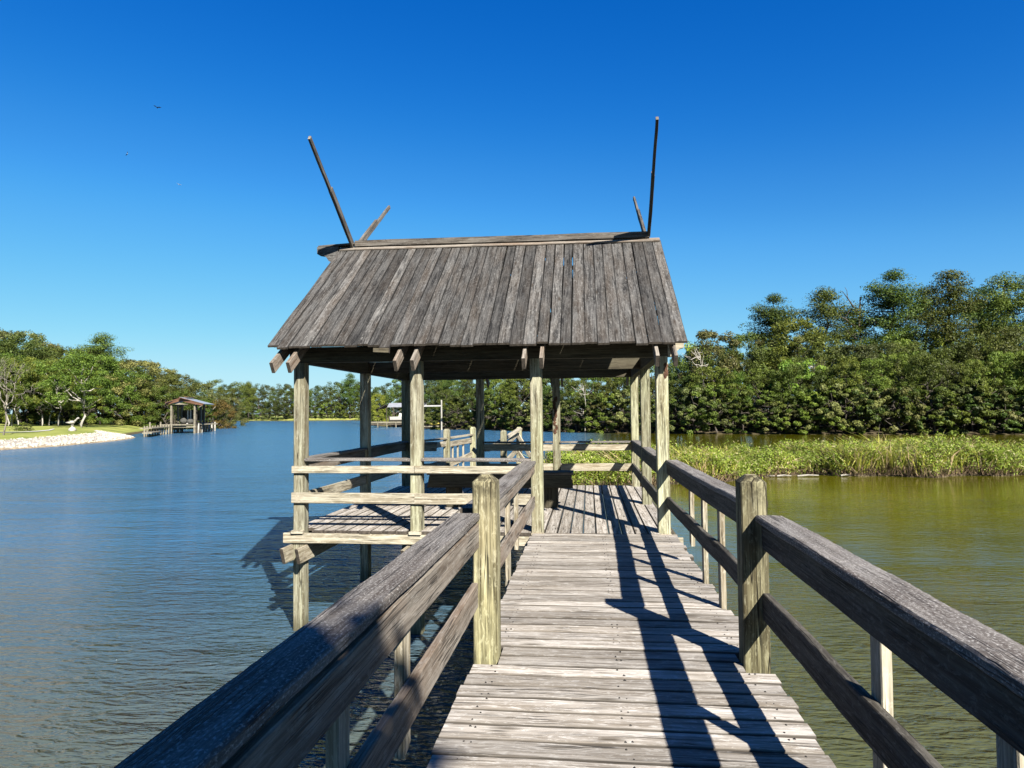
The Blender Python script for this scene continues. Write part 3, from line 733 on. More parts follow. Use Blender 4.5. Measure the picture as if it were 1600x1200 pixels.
def place(key, px, d, s=1.0, sz=None, label=None, group=None, name=None, rot=None, dz=0, xy=None):
    kind, H, seed, leaf, kw = SPEC[key]
    p = V((xy[0], xy[1], 0)) if xy else at(px, d)
    p.z = groundz(p.x, p.y) - .1 + dz
    if key not in protos:
        t = tree(NAMES[key], kind, H, seed, leaf, **kw); protos[key] = t
    else: t = copy_tree(protos[key]); t.name = NAMES[key]
    t.location = p; t.rotation_euler = (0, 0, rnd.uniform(0, 6.28) if rot is None else rot)
    t.scale = (s, s, sz or s)
    t['label'] = label; t['category'] = 'shrub' if 'shrub' in key else 'tree'
    if 'group' in t: del t['group']
    if group: t['group'] = group
    return t
SPEC = dict(
    oak=('broad', 12, 11, 'oak', dict(crown_lo=.10)), oak2=('broad', 12, 12, 'oak', dict(crown_lo=.06, R=4.8)),
    green=('broad', 11, 13, 'green', dict(crown_lo=.05)), green2=('broad', 11, 14, 'green', dict(crown_lo=.08, R=4.2)),
    olive=('broad', 11, 15, 'olive', dict(crown_lo=.06)), autumn=('broad', 10, 16, 'autumn', dict(crown_lo=.06)),
    bright=('broad', 9, 17, 'bright', dict(crown_lo=.06)),
    pine=('pine', 18, 18, 'pine', dict(crown_lo=.22, R=4.6, dens=1.5)), pine2=('pine', 18, 19, 'pine', dict(crown_lo=.18, R=4.2, dens=1.25)), pine3=('pine', 18, 20, 'pine', dict(crown_lo=.34, R=5.0, dens=1.0)),
    pale=('broad', 11, 21, 'green', dict(crown_lo=.30, barkm='palebark', R=4.8, dens=1.5)),
    bare=('bare', 9.5, 22, 'olive', dict(barkm='greybark')), snagd=('snag', 8.0, 27, 'olive', dict(barkm='bark')), snag=('snag', 8.0, 23, 'olive', dict(barkm='palebark')),
    shrub=('broad', 4.2, 24, 'green', dict(crown_lo=.02, R=2.4, size=.26, dens=.55)), shrub2=('broad', 3.6, 25, 'olive', dict(crown_lo=.02, R=2.2, size=.26, dens=.5)), shrub3=('broad', 4.5, 26, 'oak', dict(crown_lo=.02, R=2.8, size=.26, dens=.55)),
)
NAMES = dict(oak='oak_tree', oak2='oak_tree', green='broadleaf_tree', green2='broadleaf_tree', olive='broadleaf_tree', autumn='autumn_tree', bright='broadleaf_tree',
             pine='pine_tree', pine2='pine_tree', pine3='pine_tree', pale='pale_trunk_tree', bare='bare_tree', snag='dead_tree', snagd='dead_tree', shrub='shrub', shrub2='shrub', shrub3='shrub')

def bankd(px, lo, hi=300):
    ds = np.arange(lo, hi, .5); q = at(px, 1.0); sdv = sdist(ds * q.x, ds * q.y); k = np.argmax(sdv > 0)
    return float(ds[k])
# --- right wood: skyline trees each with their own label
G1 = 'trees of the wood on the right bank'
for key, px, d, s, lab in (
    ('pine', 1400, 82, .99, 'tall pine with a broad dome top, first high peak of the right skyline'),
    ('pine2', 1492, 80, .97, 'tall straight-trunked pine, middle one of the three highest on the right skyline'),
    ('pine3', 1580, 80, .93, 'tall pine at the right edge of the photo, its top beside the frame'),
    ('pine3', 1292, 84, .90, 'flat-topped open pine just right of the dark round pine on the skyline'),
    ('pine', 1212, 86, .87, 'dark round-topped pine, nearest pine to the pavilion roof'),
    ('pine2', 1448, 88, .93, 'slimmer pine in the gap between the two highest pines'),
    ('pine', 1538, 88, .92, 'pine standing between the middle and the rightmost high pine'),
    ('pine2', 1340, 84, .76, 'lower pine in the dip left of the first high peak'),
    ('pine3', 1640, 80, .94, 'pine just beyond the right edge of the photo'),
    ('green2', 1245, 79, 1.10, 'big leafy tree filling the gap below the dark round-topped pine'),
    ('olive', 1118, 80, 1.02, 'feathery grey-green tree with an open top right of the pavilion roof'),
    ('oak', 1165, 82, .93, 'dark rounded tree left of the dark round-topped pine'),
    ('olive', 1338, 73.5, .80, 'pale grey-green tree with glossy leaves leaning over the far channel'),
    ('bright', 1248, 73, .82, 'yellow-green young tree lit by the sun below the skyline pines'),
    ('snag', 1095, 76, 1.05, 'dead white forked branches showing beside the pavilion roof corner'),
    ('snag', 1270, 77, .85, 'thin bleached dead trunk below the flat-topped pine'),
    ('snagd', 1340, 83, 1.9, 'tall dark dead snag poking above the trees between two pines'),
    ('snag', 912, 81, .72, 'curved pale dead branch seen through the right bay of the pavilion'),
    ('snag', 1480, 73, .8, 'leaning dead trunk low in the shade under the highest pines'),
):
    place(key, px, d, s, label=lab, rot=(.3 if 'snag' in key else None))
# body of the wood
LW = {'oak': 'dark green oak within the dense wood on the right bank', 'oak2': 'dark green oak within the dense wood on the right bank',
      'green': 'mid green leafy tree within the dense wood on the right bank', 'green2': 'mid green leafy tree within the dense wood on the right bank',
      'olive': 'olive green leafy tree within the dense wood on the right bank'}
keys = ['green', 'oak', 'olive', 'green2', 'oak2', 'bright']
LW['bright'] = 'sunlit yellow-green tree within the dense wood on the right bank'
i = 0
for px in list(range(690, 1080, 42)) + list(range(1080, 1700, 40)):
    for row, (dd, ss) in enumerate(((2.6, .72), (8, .92), (15, .98))):
        pxx = px + rnd.uniform(-12, 12) + row * 14
        bank = bankd(pxx, 50)
        k = keys[(i * 5 + row * 2) % 6]; i += 1
        H0 = SPEC[k][1]
        cap = np.interp(pxx, [690, 760, 900, 1050, 1130, 1200, 1260, 1330, 1400, 1600, 1700], [9.5, 9.8, 10.2, 9.4, 10.6, 10.2, 11.0, 10.6, 11.0, 11.5, 11.5])
        hh = cap * (.72, .92, 1.0)[row] * rnd.uniform(.78, 1.05)
        sz = hh / H0
        place(k, pxx, bank + dd + rnd.uniform(-1.2, 1.2), min(sz, 1.15) * rnd.uniform(.68, 1.0), sz, label=LW[k], group='trees of the wood on the right bank: ' + LW[k].split(' within')[0])
i = 0
for px in range(700, 1720, 17):
    bank = bankd(px, 50)
    k = ('shrub', 'shrub3', 'shrub2')[(i * 7) % 3]; i += 1
    ll = {'shrub': 'green shrub overhanging the waterline of the right bank', 'shrub2': 'pale olive shrub overhanging the waterline of the right bank', 'shrub3': 'dark green shrub overhanging the waterline of the right bank'}[k]
    s = rnd.uniform(.8, 1.35)
    place(k, px + rnd.uniform(-6, 6), bank + .7, s, s * rnd.uniform(.8, 1.1), label=ll, group='shrubs along the right bank: ' + ll.split(' over')[0])

# --- left bank trees
for key, px, d, s, sz, lab in (
    ('pale', 130, 97, 1.0, 1.0, 'tree with a pale sunlit trunk standing on the lawn edge behind the heron'),
    ('pine3', 158, 128, .95, .93, 'flat-topped pine rising above the left bank trees'),
    ('bare', 6, 62, 1.05, 1.02, 'nearly bare pale-branched tree on the left edge of the lawn'),
    ('oak2', 30, 118, 1.35, 1.30, 'tallest dark oak at the left edge of the photo'),
    ('oak', 78, 124, 1.20, 1.22, 'large grey-green oak left of the flat-topped pine'),
    ('olive', 215, 118, 1.15, 1.05, 'olive green spreading tree below the flat-topped pine'),
    ('oak2', 262, 120, 1.0, .86, 'dark tree whose crown shows just above the left boathouse roof'),
    ('pine3', 302, 150, .50, .62, 'small flat-topped pine on the skyline above the left boathouse'),
    ('autumn', 342, 124, .80, .74, 'rust-tinged autumn tree right of the left boathouse'),
    ('pine3', 388, 232, .60, .86, 'umbrella-shaped pine above the far shore, left of the pavilion'),
    ('pine3', 547, 238, .60, .88, 'thin umbrella pine above the far shore, seen through the pavilion'),
    ('bright', 590, 134, .60, .74, 'yellow-green tree beside the right boathouse roof'),
): place(key, px, d, s, sz, label=lab)
for n_, (px, d) in enumerate(((12, 100), (19, 104), (27, 102), (66, 105), (78, 107), (92, 103))):
    place('pale', px, d, .62, .95, label=('slim pale trunk standing in a row at the far left of the lawn' if n_ < 3 else 'pale trunk among the shaded trees left of the heron'),
          group=('slim pale trunks at the far left' if n_ < 3 else 'pale trunks in the shade of the left bank'))
for px in range(-80, 350, 30):
    for row in range(3):
        pxx = px + rnd.uniform(-10, 10) + row * 12; d = 116 + row * 11 + max(0, (pxx - 250)) * .12 + rnd.uniform(-2, 2)
        topy = np.interp(pxx, [-80, 0, 60, 110, 200, 240, 300, 350, 420], [500, 502, 512, 532, 545, 556, 570, 592, 600])
        hh = ((648 - topy) * d / 1067 + 1.4) * (.78, .9, .97)[row] * rnd.uniform(.9, 1.0)
        k = keys[(int(px) * 3 + row) % 6]
        l2 = LW[k].replace('dense wood on the right bank', 'dense trees of the left bank')
        place(k, pxx, d, min(hh / SPEC[k][1], 1.2), hh / SPEC[k][1], label=l2, group='left bank trees: ' + l2.split(' within')[0])
for px in range(325, 720, 21):
    for row in range(2):
        pxx = px + rnd.uniform(-6, 6) + 9 * row
        bank = bankd(pxx, 90); d = bank + (7 if pxx < 575 else 12) + row * 9
        topy = np.interp(pxx, [325, 350, 400, 440, 480, 540, 600, 640, 700, 730], [590, 597, 597, 600, 603, 596, 597, 590, 580, 576])
        hh = ((647 - topy) * d / 1067 + 1.0) * (.94, 1.04)[row] * rnd.uniform(.92, 1.06)
        k = ('oak', 'oak2', 'green', 'oak2')[(px // 21 + row) % 4]
        l2 = LW[k].replace('within the dense wood on the right bank', 'in the low tree line of the far shore')
        place(k, pxx, d, hh / SPEC[k][1] * 1.0, hh / SPEC[k][1], label=l2, group='far shore trees: ' + l2.split(' in the')[0])
for px in range(40, 340, 22):
    place('shrub3', px, 121 + rnd.uniform(-3, 3), 1.0, .62, label='low dark shrub in the shade under the left bank trees', group='shrubs under the left bank trees')
for px in range(330, 720, 13):
    if 572 < px < 702: continue
    k = ('shrub', 'shrub3')[px % 2]; bank = bankd(px, 90); s = rnd.uniform(.9, 1.4)
    place(k, px, bank + 4.5, s, s, label='green shrub under the low tree line of the far shore', group='shrubs of the far shore')
# tree on the near shore behind the photographer; its shade falls on the rails
SH = tree('oak_tree', 'broad', 6.6, 31, 'oak', label='oak on the near shore whose shade falls on the closest rails', crown_lo=.62, R=1.75, size=.30, dens=3.5)
SH.location = (2.35, -4.85, -1.1)

# ------------------------------------------------------------------ reed island
rs = np.random.RandomState(5)
def isl_front(x): return 27.3 - 5.0 * np.clip((7 - x) / 6, 0, 1) + .35 * np.sin(x * .9) + .25 * np.sin(x * 2.3 + 1) + np.where(x < -.6, (x + .6) ** 2 * 1.6, 0)
def isl_back(x): return 31.5 - 4.5 * np.clip((7 - x) / 6, 0, 1) + .8 * np.sin(x * .45 + .6)
xs_ = np.linspace(-1.6, 44, 150); rows = []
for t, h in ((0, -.35), (.03, .03), (.10, .16), (.4, .22), (.8, .18), (1.0, -.35)):
    y_ = isl_front(xs_) + (np.maximum(isl_back(xs_) - isl_front(xs_), .1)) * t
    rows.append(np.stack([xs_, y_, ZW + h + .03 * np.sin(xs_ * 5 + t * 9)], -1))
Vv = np.array(rows).reshape(-1, 3); nI = len(xs_); I = np.arange(len(Vv)).reshape(6, nI)
Ff = np.stack([I[:-1, :-1], I[:-1, 1:], I[1:, 1:], I[1:, :-1]], -1).reshape(-1, 4)
o = quick('mudbank', Vv, Ff, plain('island_mud', (.13, .10, .06), .95, .4, 3, coord='world', bumpd=.03)); tag(o, kind='structure')
def hmap(x, y):  # height of the growth, in metres
    return .86 + .24 * np.sin(x * .55 + 1.0) + .2 * np.sin(x * 1.7 + y) + .16 * np.sin(x * 4.1 + y * 2) + .08 * np.sin(x * 9.7 + y * 5) + np.where(x < 3.5, -.12, 0)
def blades(n, lean, wid, hs_, band=(0, 1), h0=0):
    x = rs.uniform(-1.4, 43, n) ** 1.0; x = -1.4 + 44.4 * (rs.uniform(0, 1, n) ** 1.35)
    y = isl_front(x) + (np.maximum(isl_back(x) - isl_front(x), .1)) * (band[0] + (band[1] - band[0]) * rs.uniform(0, 1, n))
    clump = .5 + .5 * np.sin(x * 7.3 + 3 * np.sin(y * 5)); x = x + (rs.uniform(-.1, .1, n)) * clump
    z = np.full(n, ZW + .12) + h0
    h = hmap(x, y) * rs.uniform(.6, 1.1, n) * hs_
    a = rs.uniform(0, 6.28, n); L = rs.uniform(.1, lean, n) * h; wv = wid * rs.uniform(.6, 1.3, n)
    dx, dy = np.cos(a), np.sin(a); b2 = rs.uniform(0, 6.28, n); wx, wy = np.cos(b2) * wv, np.sin(b2) * wv
    p0 = np.stack([x, y, z], -1); p1 = np.stack([x + dx * L * .3, y + dy * L * .3, z + h * .62], -1); p2 = np.stack([x + dx * L, y + dy * L, z + h * rs.uniform(.86, 1, n)], -1)
    W = np.stack([wx, wy, np.zeros(n)], -1)
    Vb = np.stack([p0 - W * .5, p0 + W * .5, p1 + W * .55, p1 - W * .55, p2 - W * .06, p2 + W * .06], 1).reshape(-1, 3)
    k = np.arange(n)[:, None] * 6
    Fb = np.concatenate([k + np.array([[0, 1, 2, 3]]), k + np.array([[3, 2, 5, 4]])], 0)
    return Vb, Fb
Vb, Fb = blades(38000, 1.2, .026, 1.03)
o = quick('reeds', Vb, Fb, M['reed']); tag(o, kind='stuff'); o['label'] = 'bright yellow-green reeds covering the low mud island'; o['category'] = 'reeds'
# leafy marsh plants among the reeds
C = []
for k in range(8500):
    x = -1.2 + 43 * rs.rand() ** 1.3; y = float(isl_front(np.array(x))) + .03 + 3.6 * rs.rand() ** 1.3; hh = float(hmap(np.array(x), np.array(y)))
    if math.sin(x * .8 + 2) + rs.normal() * .7 < -.3: continue
    C.append(cards((x, y, ZW + .1 + hh * rs.uniform(.18, 1.02)), (.30, .30, .24), 42, .115, rs, .36, .2))
Vv = np.concatenate(C); o = quick('marsh_plants', Vv, np.arange(len(Vv)).reshape(-1, 4), M['reedleaf'])
tag(o, 'leafy green marsh plants mixed into the reeds of the island', 'plants', kind='stuff')
Vb, Fb = blades(7000, 2.6, .022, .40, (-.02, .10), -.06)
o = quick('dry_stems', Vb, Fb, M['root']); tag(o, 'tangled brown dead stems along the waterline of the reed island', 'dead stems', kind='stuff')
for k, (x, y, L, a) in enumerate(((6.6, 26.9, .7, .1), (7.3, 26.95, .5, -.25), (8.2, 27.05, .8, .08), (9.6, 27.2, .4, .3))):
    b = MB(); d = V((math.cos(a), math.sin(a), .02)) * L / 2; c_ = V((x, y, ZW + .05)); b.tube([c_ - d, c_ + V((0, .05, .02)), c_ + d], [.03, .035, .02], 7)
    o = b.build('driftwood', M['palebark'], origin=c_); tag(o, 'bleached driftwood log at the foot of the reed island', 'driftwood', 'driftwood logs at the reed island')

# ------------------------------------------------------------------ left bank: riprap, path, heron
pts = []; seg = [(P_[i], P_[i + 1]) for i in range(3, 10)]
b = MB()
for (a, c_) in seg:
    L = np.linalg.norm(c_ - a); nrm = np.array([-(c_ - a)[1], (c_ - a)[0]]) / L
    for k in range(int(L * 55)):
        t = rnd.random(); off = rnd.random() ** 1.0 * 3.3 + .35; p = a + (c_ - a) * t + nrm * off
        r = rnd.uniform(.04, .11) * (1.15 if off < 1.5 else .8)
        b.blob((p[0], p[1], groundz(p[0], p[1]) + r * .3), (r * rnd.uniform(.9, 1.5), r, r * .75), rnd.random() * 99, .5, 3, 5)
o = b.build('riprap', M['stone']); tag(o, 'pale broken stones armouring the left shoreline', 'stones', kind='stuff')
pp = [(-8, 66.5), (20, 67.5), (50, 71), (72, 78), (88, 88), (70, 90), (40, 86), (18, 92), (-8, 92)]
# curved white path edge on the lawn
o_in = []; o_out = []
for (px, d) in ((-20, 69.5), (10, 69.8), (35, 71.2), (58, 73.8), (78, 78), (86, 83)):
    q = at(px, d); o_in.append((q.x, q.y)); q2 = at(px - 2, d + 2.2); o_out.append((q2.x, q2.y))
Vv = np.array([(x, y, groundz(x, y) + .05) for (x, y) in o_in + o_out]); n_ = len(o_in)
o = quick('path', Vv, np.array([[i, i + 1, n_ + i + 1, n_ + i] for i in range(n_ - 1)]), plain('white_path', (.72, .70, .66), .9, .1, 5, coord='world')); tag(o, kind='structure')
for k, (px, d, s) in enumerate(((26, 77, .20), (34, 78, .26), (42, 77.5, .24), (47, 78.5, .18))):
    place('shrub', px, d, s, s * 1.0, label='small green garden shrub inside the curve of the white path', group='garden shrubs inside the white path')
hp = at(113, 77); hz = groundz(hp.x, hp.y)
hr = thing('heron_statue', (hp.x, hp.y, hz), 'pale heron statue on a rocky foot on the lawn of the left bank', 'statue')
b = MB(); b.blob((hp.x, hp.y, hz + .12), (.42, .36, .34), 3, .5, 6, 9); b.build('base', M['stone'], hr, smooth=True)
b = MB(); R_ = V((math.cos(YAW), math.sin(YAW), 0))
b.blob(V((hp.x, hp.y, hz + .98)) , (.34, .22, .2), 5, .1, 8, 10)
b.tube([V((hp.x, hp.y, hz + .95)) + R_ * v for v in (-.75, -.45, -.1)], [.03, .10, .17], 8)
b.tube([V((hp.x, hp.y, hz)) + R_ * x + V((0, 0, z)) for x, z in ((.18, 1.02), (.38, 1.18), (.52, 1.34), (.60, 1.42))], [.15, .10, .085, .09], 8)
b.blob(V((hp.x, hp.y, hz + 1.44)) + R_ * .66, (.15, .10, .095), 2, .05, 6, 8)
b.build('body', M['bone'], hr, smooth=True)
b = MB(); b.tube([V((hp.x, hp.y, hz + 1.42)) + R_ * .74, V((hp.x, hp.y, hz + 1.34)) + R_ * 1.02], [.045, .008], 6); b.build('beak', M['darkwood'], hr)
for s in (-.07, .09):
    b = MB(); b.tube([V((hp.x, hp.y, hz + .3)) + R_ * (s * .6), V((hp.x, hp.y, hz + .62)) + R_ * s, V((hp.x, hp.y, hz + .92)) + R_ * (s + .02)], [.035, .03, .04], 6); b.build('leg', M['bone'], hr)

# ------------------------------------------------------------------ left boathouse on white pilings
A = at(269, 94.5); B = at(304, 94); E_ = at(336, 107)
fx = (B - A); fx.z = 0; Wb = fx.length; fx.normalize(); fy = (E_ - B); fy.z = 0; Lb = fy.length; fy.normalize()
def L2(u, v, z): return A + fx * u + fy * v + V((0, 0, z))
bh = thing('boathouse', L2(Wb / 2, Lb / 2, ZW), 'open boathouse with brown gable and pale metal roof at the left bank', 'boathouse')
b = MB()
apx = (Wb * .42, 3.75); el = (-.75, 3.05); er = (Wb + 1.3, 2.86)
for (p, q, nm) in ((el, apx, 0), (apx, er, 1)):
    a0, a1 = L2(p[0], -.6, p[1]), L2(q[0], -.6, q[1]); c0, c1 = L2(p[0], Lb * .45, p[1]), L2(q[0], Lb * .45, q[1])
    m1, m2 = (a0 + c0) / 2, 0
    upv = (c0 - a0).cross(a1 - a0).normalized(); upv = upv if upv.z > 0 else -upv
    b.board((a0 + a1) / 2, (c0 + c1) / 2, (a1 - a0).length, .08, up=upv, seg=2, ch=.01)
b.build('roof', [M['metal'], M['brown']], bh)
b = MB(); b.poly([(el[0], el[1] - .08), (apx[0], apx[1] - .08), (er[0], er[1] - .08), (er[0], er[1] - .28), (apx[0], apx[1] - .5), (el[0], el[1] - .28)], A + fy * -.5, fx, (0, 0, 1), .08); b.build('gable', M['brown'], bh)
b = MB(); b.poly([(.5, 2.78), (1.2, 3.02), (2.6, 2.78)], A + fy * -.56, fx, (0, 0, 1), .05); b.build('gable_panel', M['dockwood'], bh)
for u in (-.1, Wb + .05):
    for v in (-.1, Lb * .27, Lb * .42):
        b = MB(); b.board(L2(u, v, ZW - 1), L2(u, v, 2.95), .20, .20, up=(0, 1, 0), tone=.5); b.build('post', M['dockwood'], bh)
b = MB(); b.board(L2(-.3, Lb * .27, .0), L2(Wb + .3, Lb * .27, .0), Lb * .54 + .4, .16, seg=1); b.build('deck', M['dockwood'], bh)
b = MB(); b.board(L2(-.2, -.1, -.28), L2(Wb + .2, -.1, -.28), .1, .22); b.build('fascia_beam', M['dockwood'], bh)
for (u1, z1, u2_, z2, v) in ((Wb, 2.1, Wb + 1.3, 2.75, .3), (Wb + .1, 1.2, Wb + 1.6, 2.5, Lb * .5)):
    b = MB(); b.board(L2(u1, v, z1), L2(u2_, v, z2), .10, .10, up=(0, 0, 1)); b.build('brace', M['dockwood'], bh)
for k in range(6):
    v = Lb * (.08 + .16 * k); b = MB(); b.board(L2(Wb + .02, v, ZW - .5), L2(Wb + .02, v, 2.7 if k < 3 else .9), .13, .13, up=(0, 1, 0), tone=.4); b.build('post', M['darkwood'], bh)
    b = MB(); b.board(L2(-.05, v * .5, ZW - .5), L2(-.05, v * .5, 2.7), .12, .12, up=(0, 1, 0), tone=.4); b.build('post', M['darkwood'], bh)
for (u, z) in ((-.05, 2.72), (Wb + .02, 2.72), (Wb + .02, .55), (Wb + .02, .25)):
    b = MB(); b.board(L2(u, 0, z), L2(u, Lb * (.45 if z > 1 else .95), z), .10, .14 if z > 1 else .08); b.build('side_beam' if z > 1 else 'rail', M['darkwood'], bh)
b = MB(); b.board(L2(-.1, Lb * .44, 1.3), L2(Wb + .1, Lb * .44, 1.3), .06, 1.5, tone=.3); b.build('back_panel', M['darkwood'], bh)
b = MB(); b.board(L2(Wb * .55, Lb * .05, 3.86), L2(Wb * .55, Lb * .42, 3.86), .5, .08); b.build('ridge_vent', M['brown'], bh)
# things inside the boathouse
b = MB(); c_ = L2(1.55, 3, .1); b.board(c_, c_ + V((0, 0, 1.9)), .14, .14, up=(0, 1, 0)); b.board(c_ + fx * .42, c_ + fx * .42 + V((0, 0, 1.9)), .14, .14, up=(0, 1, 0)); b.board(c_ + V((0, 0, .15)) - fx * .25, c_ + V((0, 0, .15)) + fx * .65, .3, .5)
o = b.build('lift_frame', M['white'], origin=c_); tag(o, 'white twin-post lift frame inside the left boathouse', 'boat lift')
b = MB(); c_ = L2(1.3, 1.6, .08); b.blob(c_ + V((0, 0, .42)), (.55, .4, .42), 4, .3, 7, 10); b.blob(c_ + fx * 1.0 + V((0, 0, .35)), (.5, .4, .36), 8, .3, 7, 10)
o = b.build('covered_furniture', M['dull'], smooth=True, origin=c_); tag(o, 'grey covered seats on the deck of the left boathouse', 'furniture')
# white pilings
first = None
spots = [L2(0, -.25, ZW)] + [B + fy * (Lb * k / 6) for k in range(7)]
for k, p in enumerate(spots):
    if first is None:
        b = MB(); b.tube([(0, 0, -1), (0, 0, 1.3), (0, 0, 1.42)], [.12, .115, .02], 12); o = b.build('piling', M['bone'], smooth=True); first = o
    else: o = first.copy(); COL.objects.link(o)
    o.location = (p.x, p.y, ZW); o['category'] = 'piling'
    if k == 0: o['label'] = 'white piling at the left front corner of the boathouse, apart from the row'
    else: o['label'] = 'white piling in the slanting row along the right side of the boathouse'; o['group'] = 'white pilings beside the left boathouse'
    o.rotation_euler = (rnd.uniform(-.04, .04), rnd.uniform(-.04, .04), 0)
# dock between bank and boathouse
dk = thing('dock', at(250, 88, ZW), 'low timber dock linking the stone point to the left boathouse', 'dock')
p1, p2 = at(228, 84, -.25), at(268, 96, -.25)
b = MB(); b.board(p1, p2, 1.4, .12, seg=4); b.build('deck', M['dockwood'], dk)
p1b, p2b = at(230, 80, -.72), at(247, 88, -.72)
b = MB(); b.board(p1b, p2b, 1.0, .14, seg=4); b.build('lower_step', M['dockwood'], dk)
for k in range(11):
    t = k / 10; q = at(226 + 42 * t, 82.5 + 10.5 * t, 0)
    b = MB(); b.tube([(q.x, q.y, ZW - .8), (q.x, q.y, .05 + (.45 if k % 4 == 2 else 0))], [.11, .10], 8); b.build('post', M['dockwood'], dk)

# ------------------------------------------------------------------ right boathouse and boat lift on the far shore
C0 = at(604, 121); gx = V((math.cos(YAW), math.sin(YAW), 0)); gy = V((-math.sin(YAW), math.cos(YAW), 0))
def L3(u, v, z): return C0 + gx * u + gy * v + V((0, 0, z))
b2 = thing('boathouse', L3(2, 1, ZW), 'small boathouse with light metal roof on the far shore, seen through the pavilion', 'boathouse')
b = MB()
b.poly([(-.9, 2.15), (.1, 2.78), (.1, 2.70), (-.9, 2.07)], L3(0, 0, 0) , gx, (0, 0, 1), 5.0)
b.build('roof_end', M['darkwood'], b2)
b = MB(); b.board(L3(.1, .9, 2.72), L3(7.2, .9, 2.72), 2.1, .08, up=V((0, 0, 1)) - gy * .36, seg=1); b.build('roof', M['metal'], b2)
for u in (0, 1.2, 3.2, 5.2, 7.0):
    for v in (-.1, 2.2):
        b = MB(); b.board(L3(u, v, ZW - .6), L3(u, v, 2.35), .14, .14, up=(0, 1, 0)); b.build('post', M['darkwood'], b2)
b = MB(); b.board(L3(1.0, -.3, .9), L3(3.3, -.3, 2.2), .1, .12); b.build('brace', M['darkwood'], b2)
b = MB(); b.board(L3(-3.1, 0, -.30), L3(7.0, 0, -.30), 2.2, .22, seg=3); b.build('deck', M['dockwood'], b2)
b = MB(); b.board(L3(-3.0, -1.0, -.62), L3(7.0, -1.0, -.62), .12, .3); b.build('deck_skirt', M['darkwood'], b2)
for k in range(6):
    b = MB(); b.tube([L3(-3 + k * 1.6, -1.0, ZW - .5), L3(-3 + k * 1.6, -1.0, -.35)], [.1, .1], 7); b.build('piling', M['dockwood'], b2)
# boats
def boat(c, L, W_, H_, dirv, label, cabin=True):
    d = V(dirv).normalized(); s_ = V((-d.y, d.x, 0)); t = thing('motorboat', c, label, 'boat'); b = MB()
    N = 9; rows = []
    for i in range(N):
        q = i / (N - 1); wx = W_ / 2 * (1 - max(0, (q - .45) / .55) ** 2.2); zk = H_ * .75 * max(0, (q - .6) / .4) ** 2
        for (a_, z_) in ((-wx, H_ * (1 + .15 * q)), (-wx * .75, H_ * .35 + zk * .5), (0, zk * .8), (wx * .75, H_ * .35 + zk * .5), (wx, H_ * (1 + .15 * q))):
            b.v.append(V(c) + d * (L * (q - .5)) + s_ * a_ + V((0, 0, z_)))
    for i in range(N - 1):
        for k in range(4):
            a0 = i * 5 + k; b.face((a0, a0 + 1, a0 + 6, a0 + 5), [(0, 0)] * 4)
        a0 = i * 5; b.face((a0, a0 + 5, a0 + 9, a0 + 4), [(0, 0)] * 4)
    b.face((0, 1, 2, 3, 4), [(0, 0)] * 5)
    b.build('hull', M['white'], t)
    if cabin:
        b = MB(); b.poly([(-.6, 0), (.7, 0), (.35, .55), (-.45, .6)], V(c) + V((0, 0, H_ * 1.05)), d, (0, 0, 1), W_ * .55); b.build('windscreen', M['white'], t)
    b = MB(); b.poly([(-.1, -.3), (.15, -.3), (.2, .45), (-.15, .4)], V(c) - d * (L / 2 + .1) + V((0, 0, H_ * .7)), d, (0, 0, 1), .3); b.build('outboard_motor', M['darkwood'], t)
    return t
boat(L3(2.6, .6, -.15), 4.2, 1.7, .8, (1, .25, 0), 'white motorboat under the roof of the small far boathouse')
boat(at(655, 117, -.25), 2.6, 1.6, .95, (.5, 1, 0), 'white motorboat hauled up right of the front pavilion post', False)
fr = thing('boat_lift', at(676, 100, ZW), 'tall pale boat lift frame with a horizontal bar on the far shore', 'boat lift')
q = at(689.5, 99.5)
b = MB(); b.tube([(q.x, q.y, ZW - .5), (q.x, q.y, 3.15)], [.12, .11], 10); b.build('post', M['bone'], fr)
q2 = at(652, 101); b = MB(); b.tube([(q2.x, q2.y, ZW - .5), (q2.x, q2.y, 2.5)], [.12, .11], 10); b.build('post', M['bone'], fr)
b = MB(); b.board((q2.x, q2.y, 2.32), (q.x, q.y, 2.32), .14, .20); b.build('crossbar', M['white'], fr)
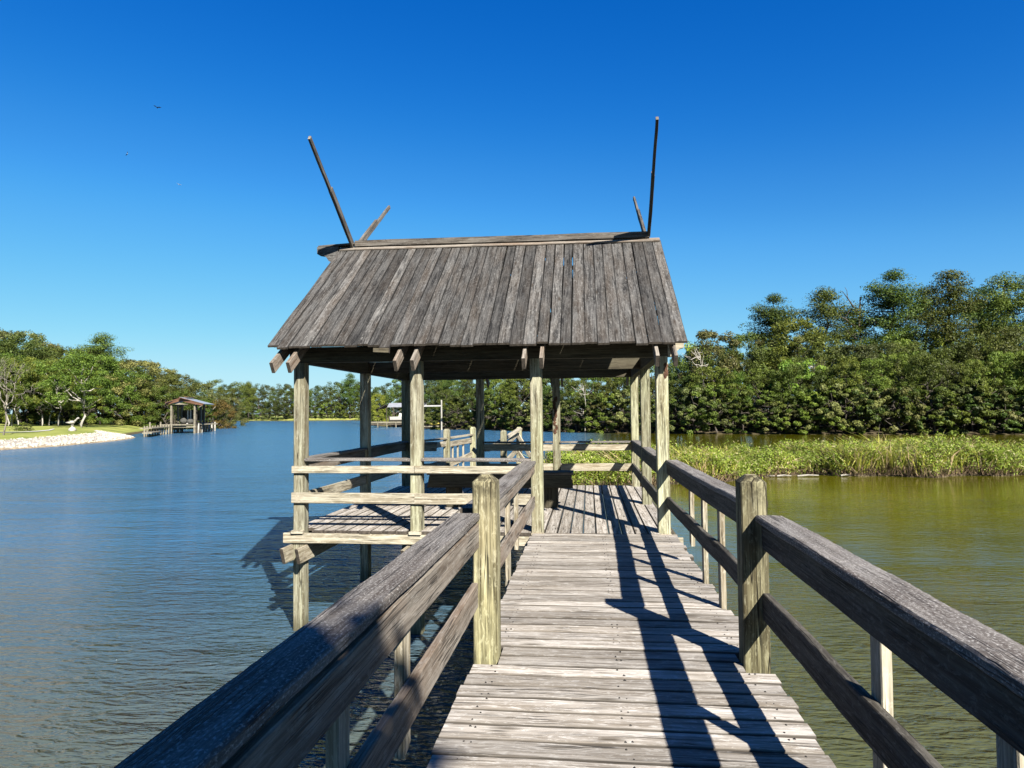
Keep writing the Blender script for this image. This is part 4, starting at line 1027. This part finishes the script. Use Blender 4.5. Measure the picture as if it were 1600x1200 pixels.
c_ = at(678, 103, -.62); b = MB(); b.blob(c_ + V((0, 0, .3)), (.85, .4, .26), 1, .05, 7, 10); o = b.build('kayak', M['yellow'], smooth=True, origin=c_); tag(o, 'yellow kayak lying ashore left of the pale lift post', 'kayak')
place('shrub2', 688, 105.5, .42, .55, label='tan grassy shrub on the shore behind the pale lift post')
c0 = at(660, 102.5, -.72); c1 = at(705, 102.5, -.72); b = MB(); b.board(c0, c1, .5, .16, seg=2); o = b.build('landing', M['dockwood'], origin=c0); tag(o, 'narrow pale landing stage behind the boat lift post', 'landing stage')

# ------------------------------------------------------------------ birds
def bird(px, py, d, span, wing, body, label, ang, dih=.25):
    s = (px - 800) / 1067; v = (600 - py) / 1067
    c = CAM + (fw + r2 * s + u2 * v) * d; t = thing('bird', c, label, 'bird'); a = V((math.cos(ang), .25, math.sin(ang))).normalized()
    f_ = V((.3, -1, 0)); f_ = (f_ - a * f_.dot(a)).normalized(); n = a.cross(f_); n = n if n.z > 0 else -n
    b = MB(); b.tube([c - f_ * span * .22, c - f_ * span * .1, c + f_ * span * .08, c + f_ * span * .2], [.02 * span, .055 * span, .06 * span, .02 * span], 8); b.build('body', M[body], t, smooth=True)
    for sg in (-1, 1):
        b = MB(); w1 = c + a * sg * span * .25 + n * span * dih * .5; w2 = c + a * sg * span * .5 + n * span * dih * .45
        for p in (c + f_ * span * .09, w1 + f_ * span * .1, w2 - f_ * span * .02, w1 - f_ * span * .07, c - f_ * span * .09): b.v.append(p); b.v.append(p + n * span * .012)
        b.face((0, 2, 4, 6, 8), [(0, 0)] * 5); b.face((1, 9, 7, 5, 3), [(0, 0)] * 5)
        for i in range(5):
            j = (i + 1) % 5; b.face((2 * i, 2 * j, 2 * j + 1, 2 * i + 1)[::-1], [(0, 0)] * 4)
        b.build('wing', M[wing], t)
bird(245.5, 168, 70, .85, 'birddark', 'birddark', 'dark bird gliding highest in the sky, upper left', -.25)
bird(199, 240.5, 70, .55, 'birddark', 'birdwhite', 'white-bodied dark-winged bird, leftmost of the three in the sky', 1.35)
bird(279.5, 288.5, 70, .5, 'birdwhite', 'birdwhite', 'small white bird, lowest of the three in the sky', -.4)
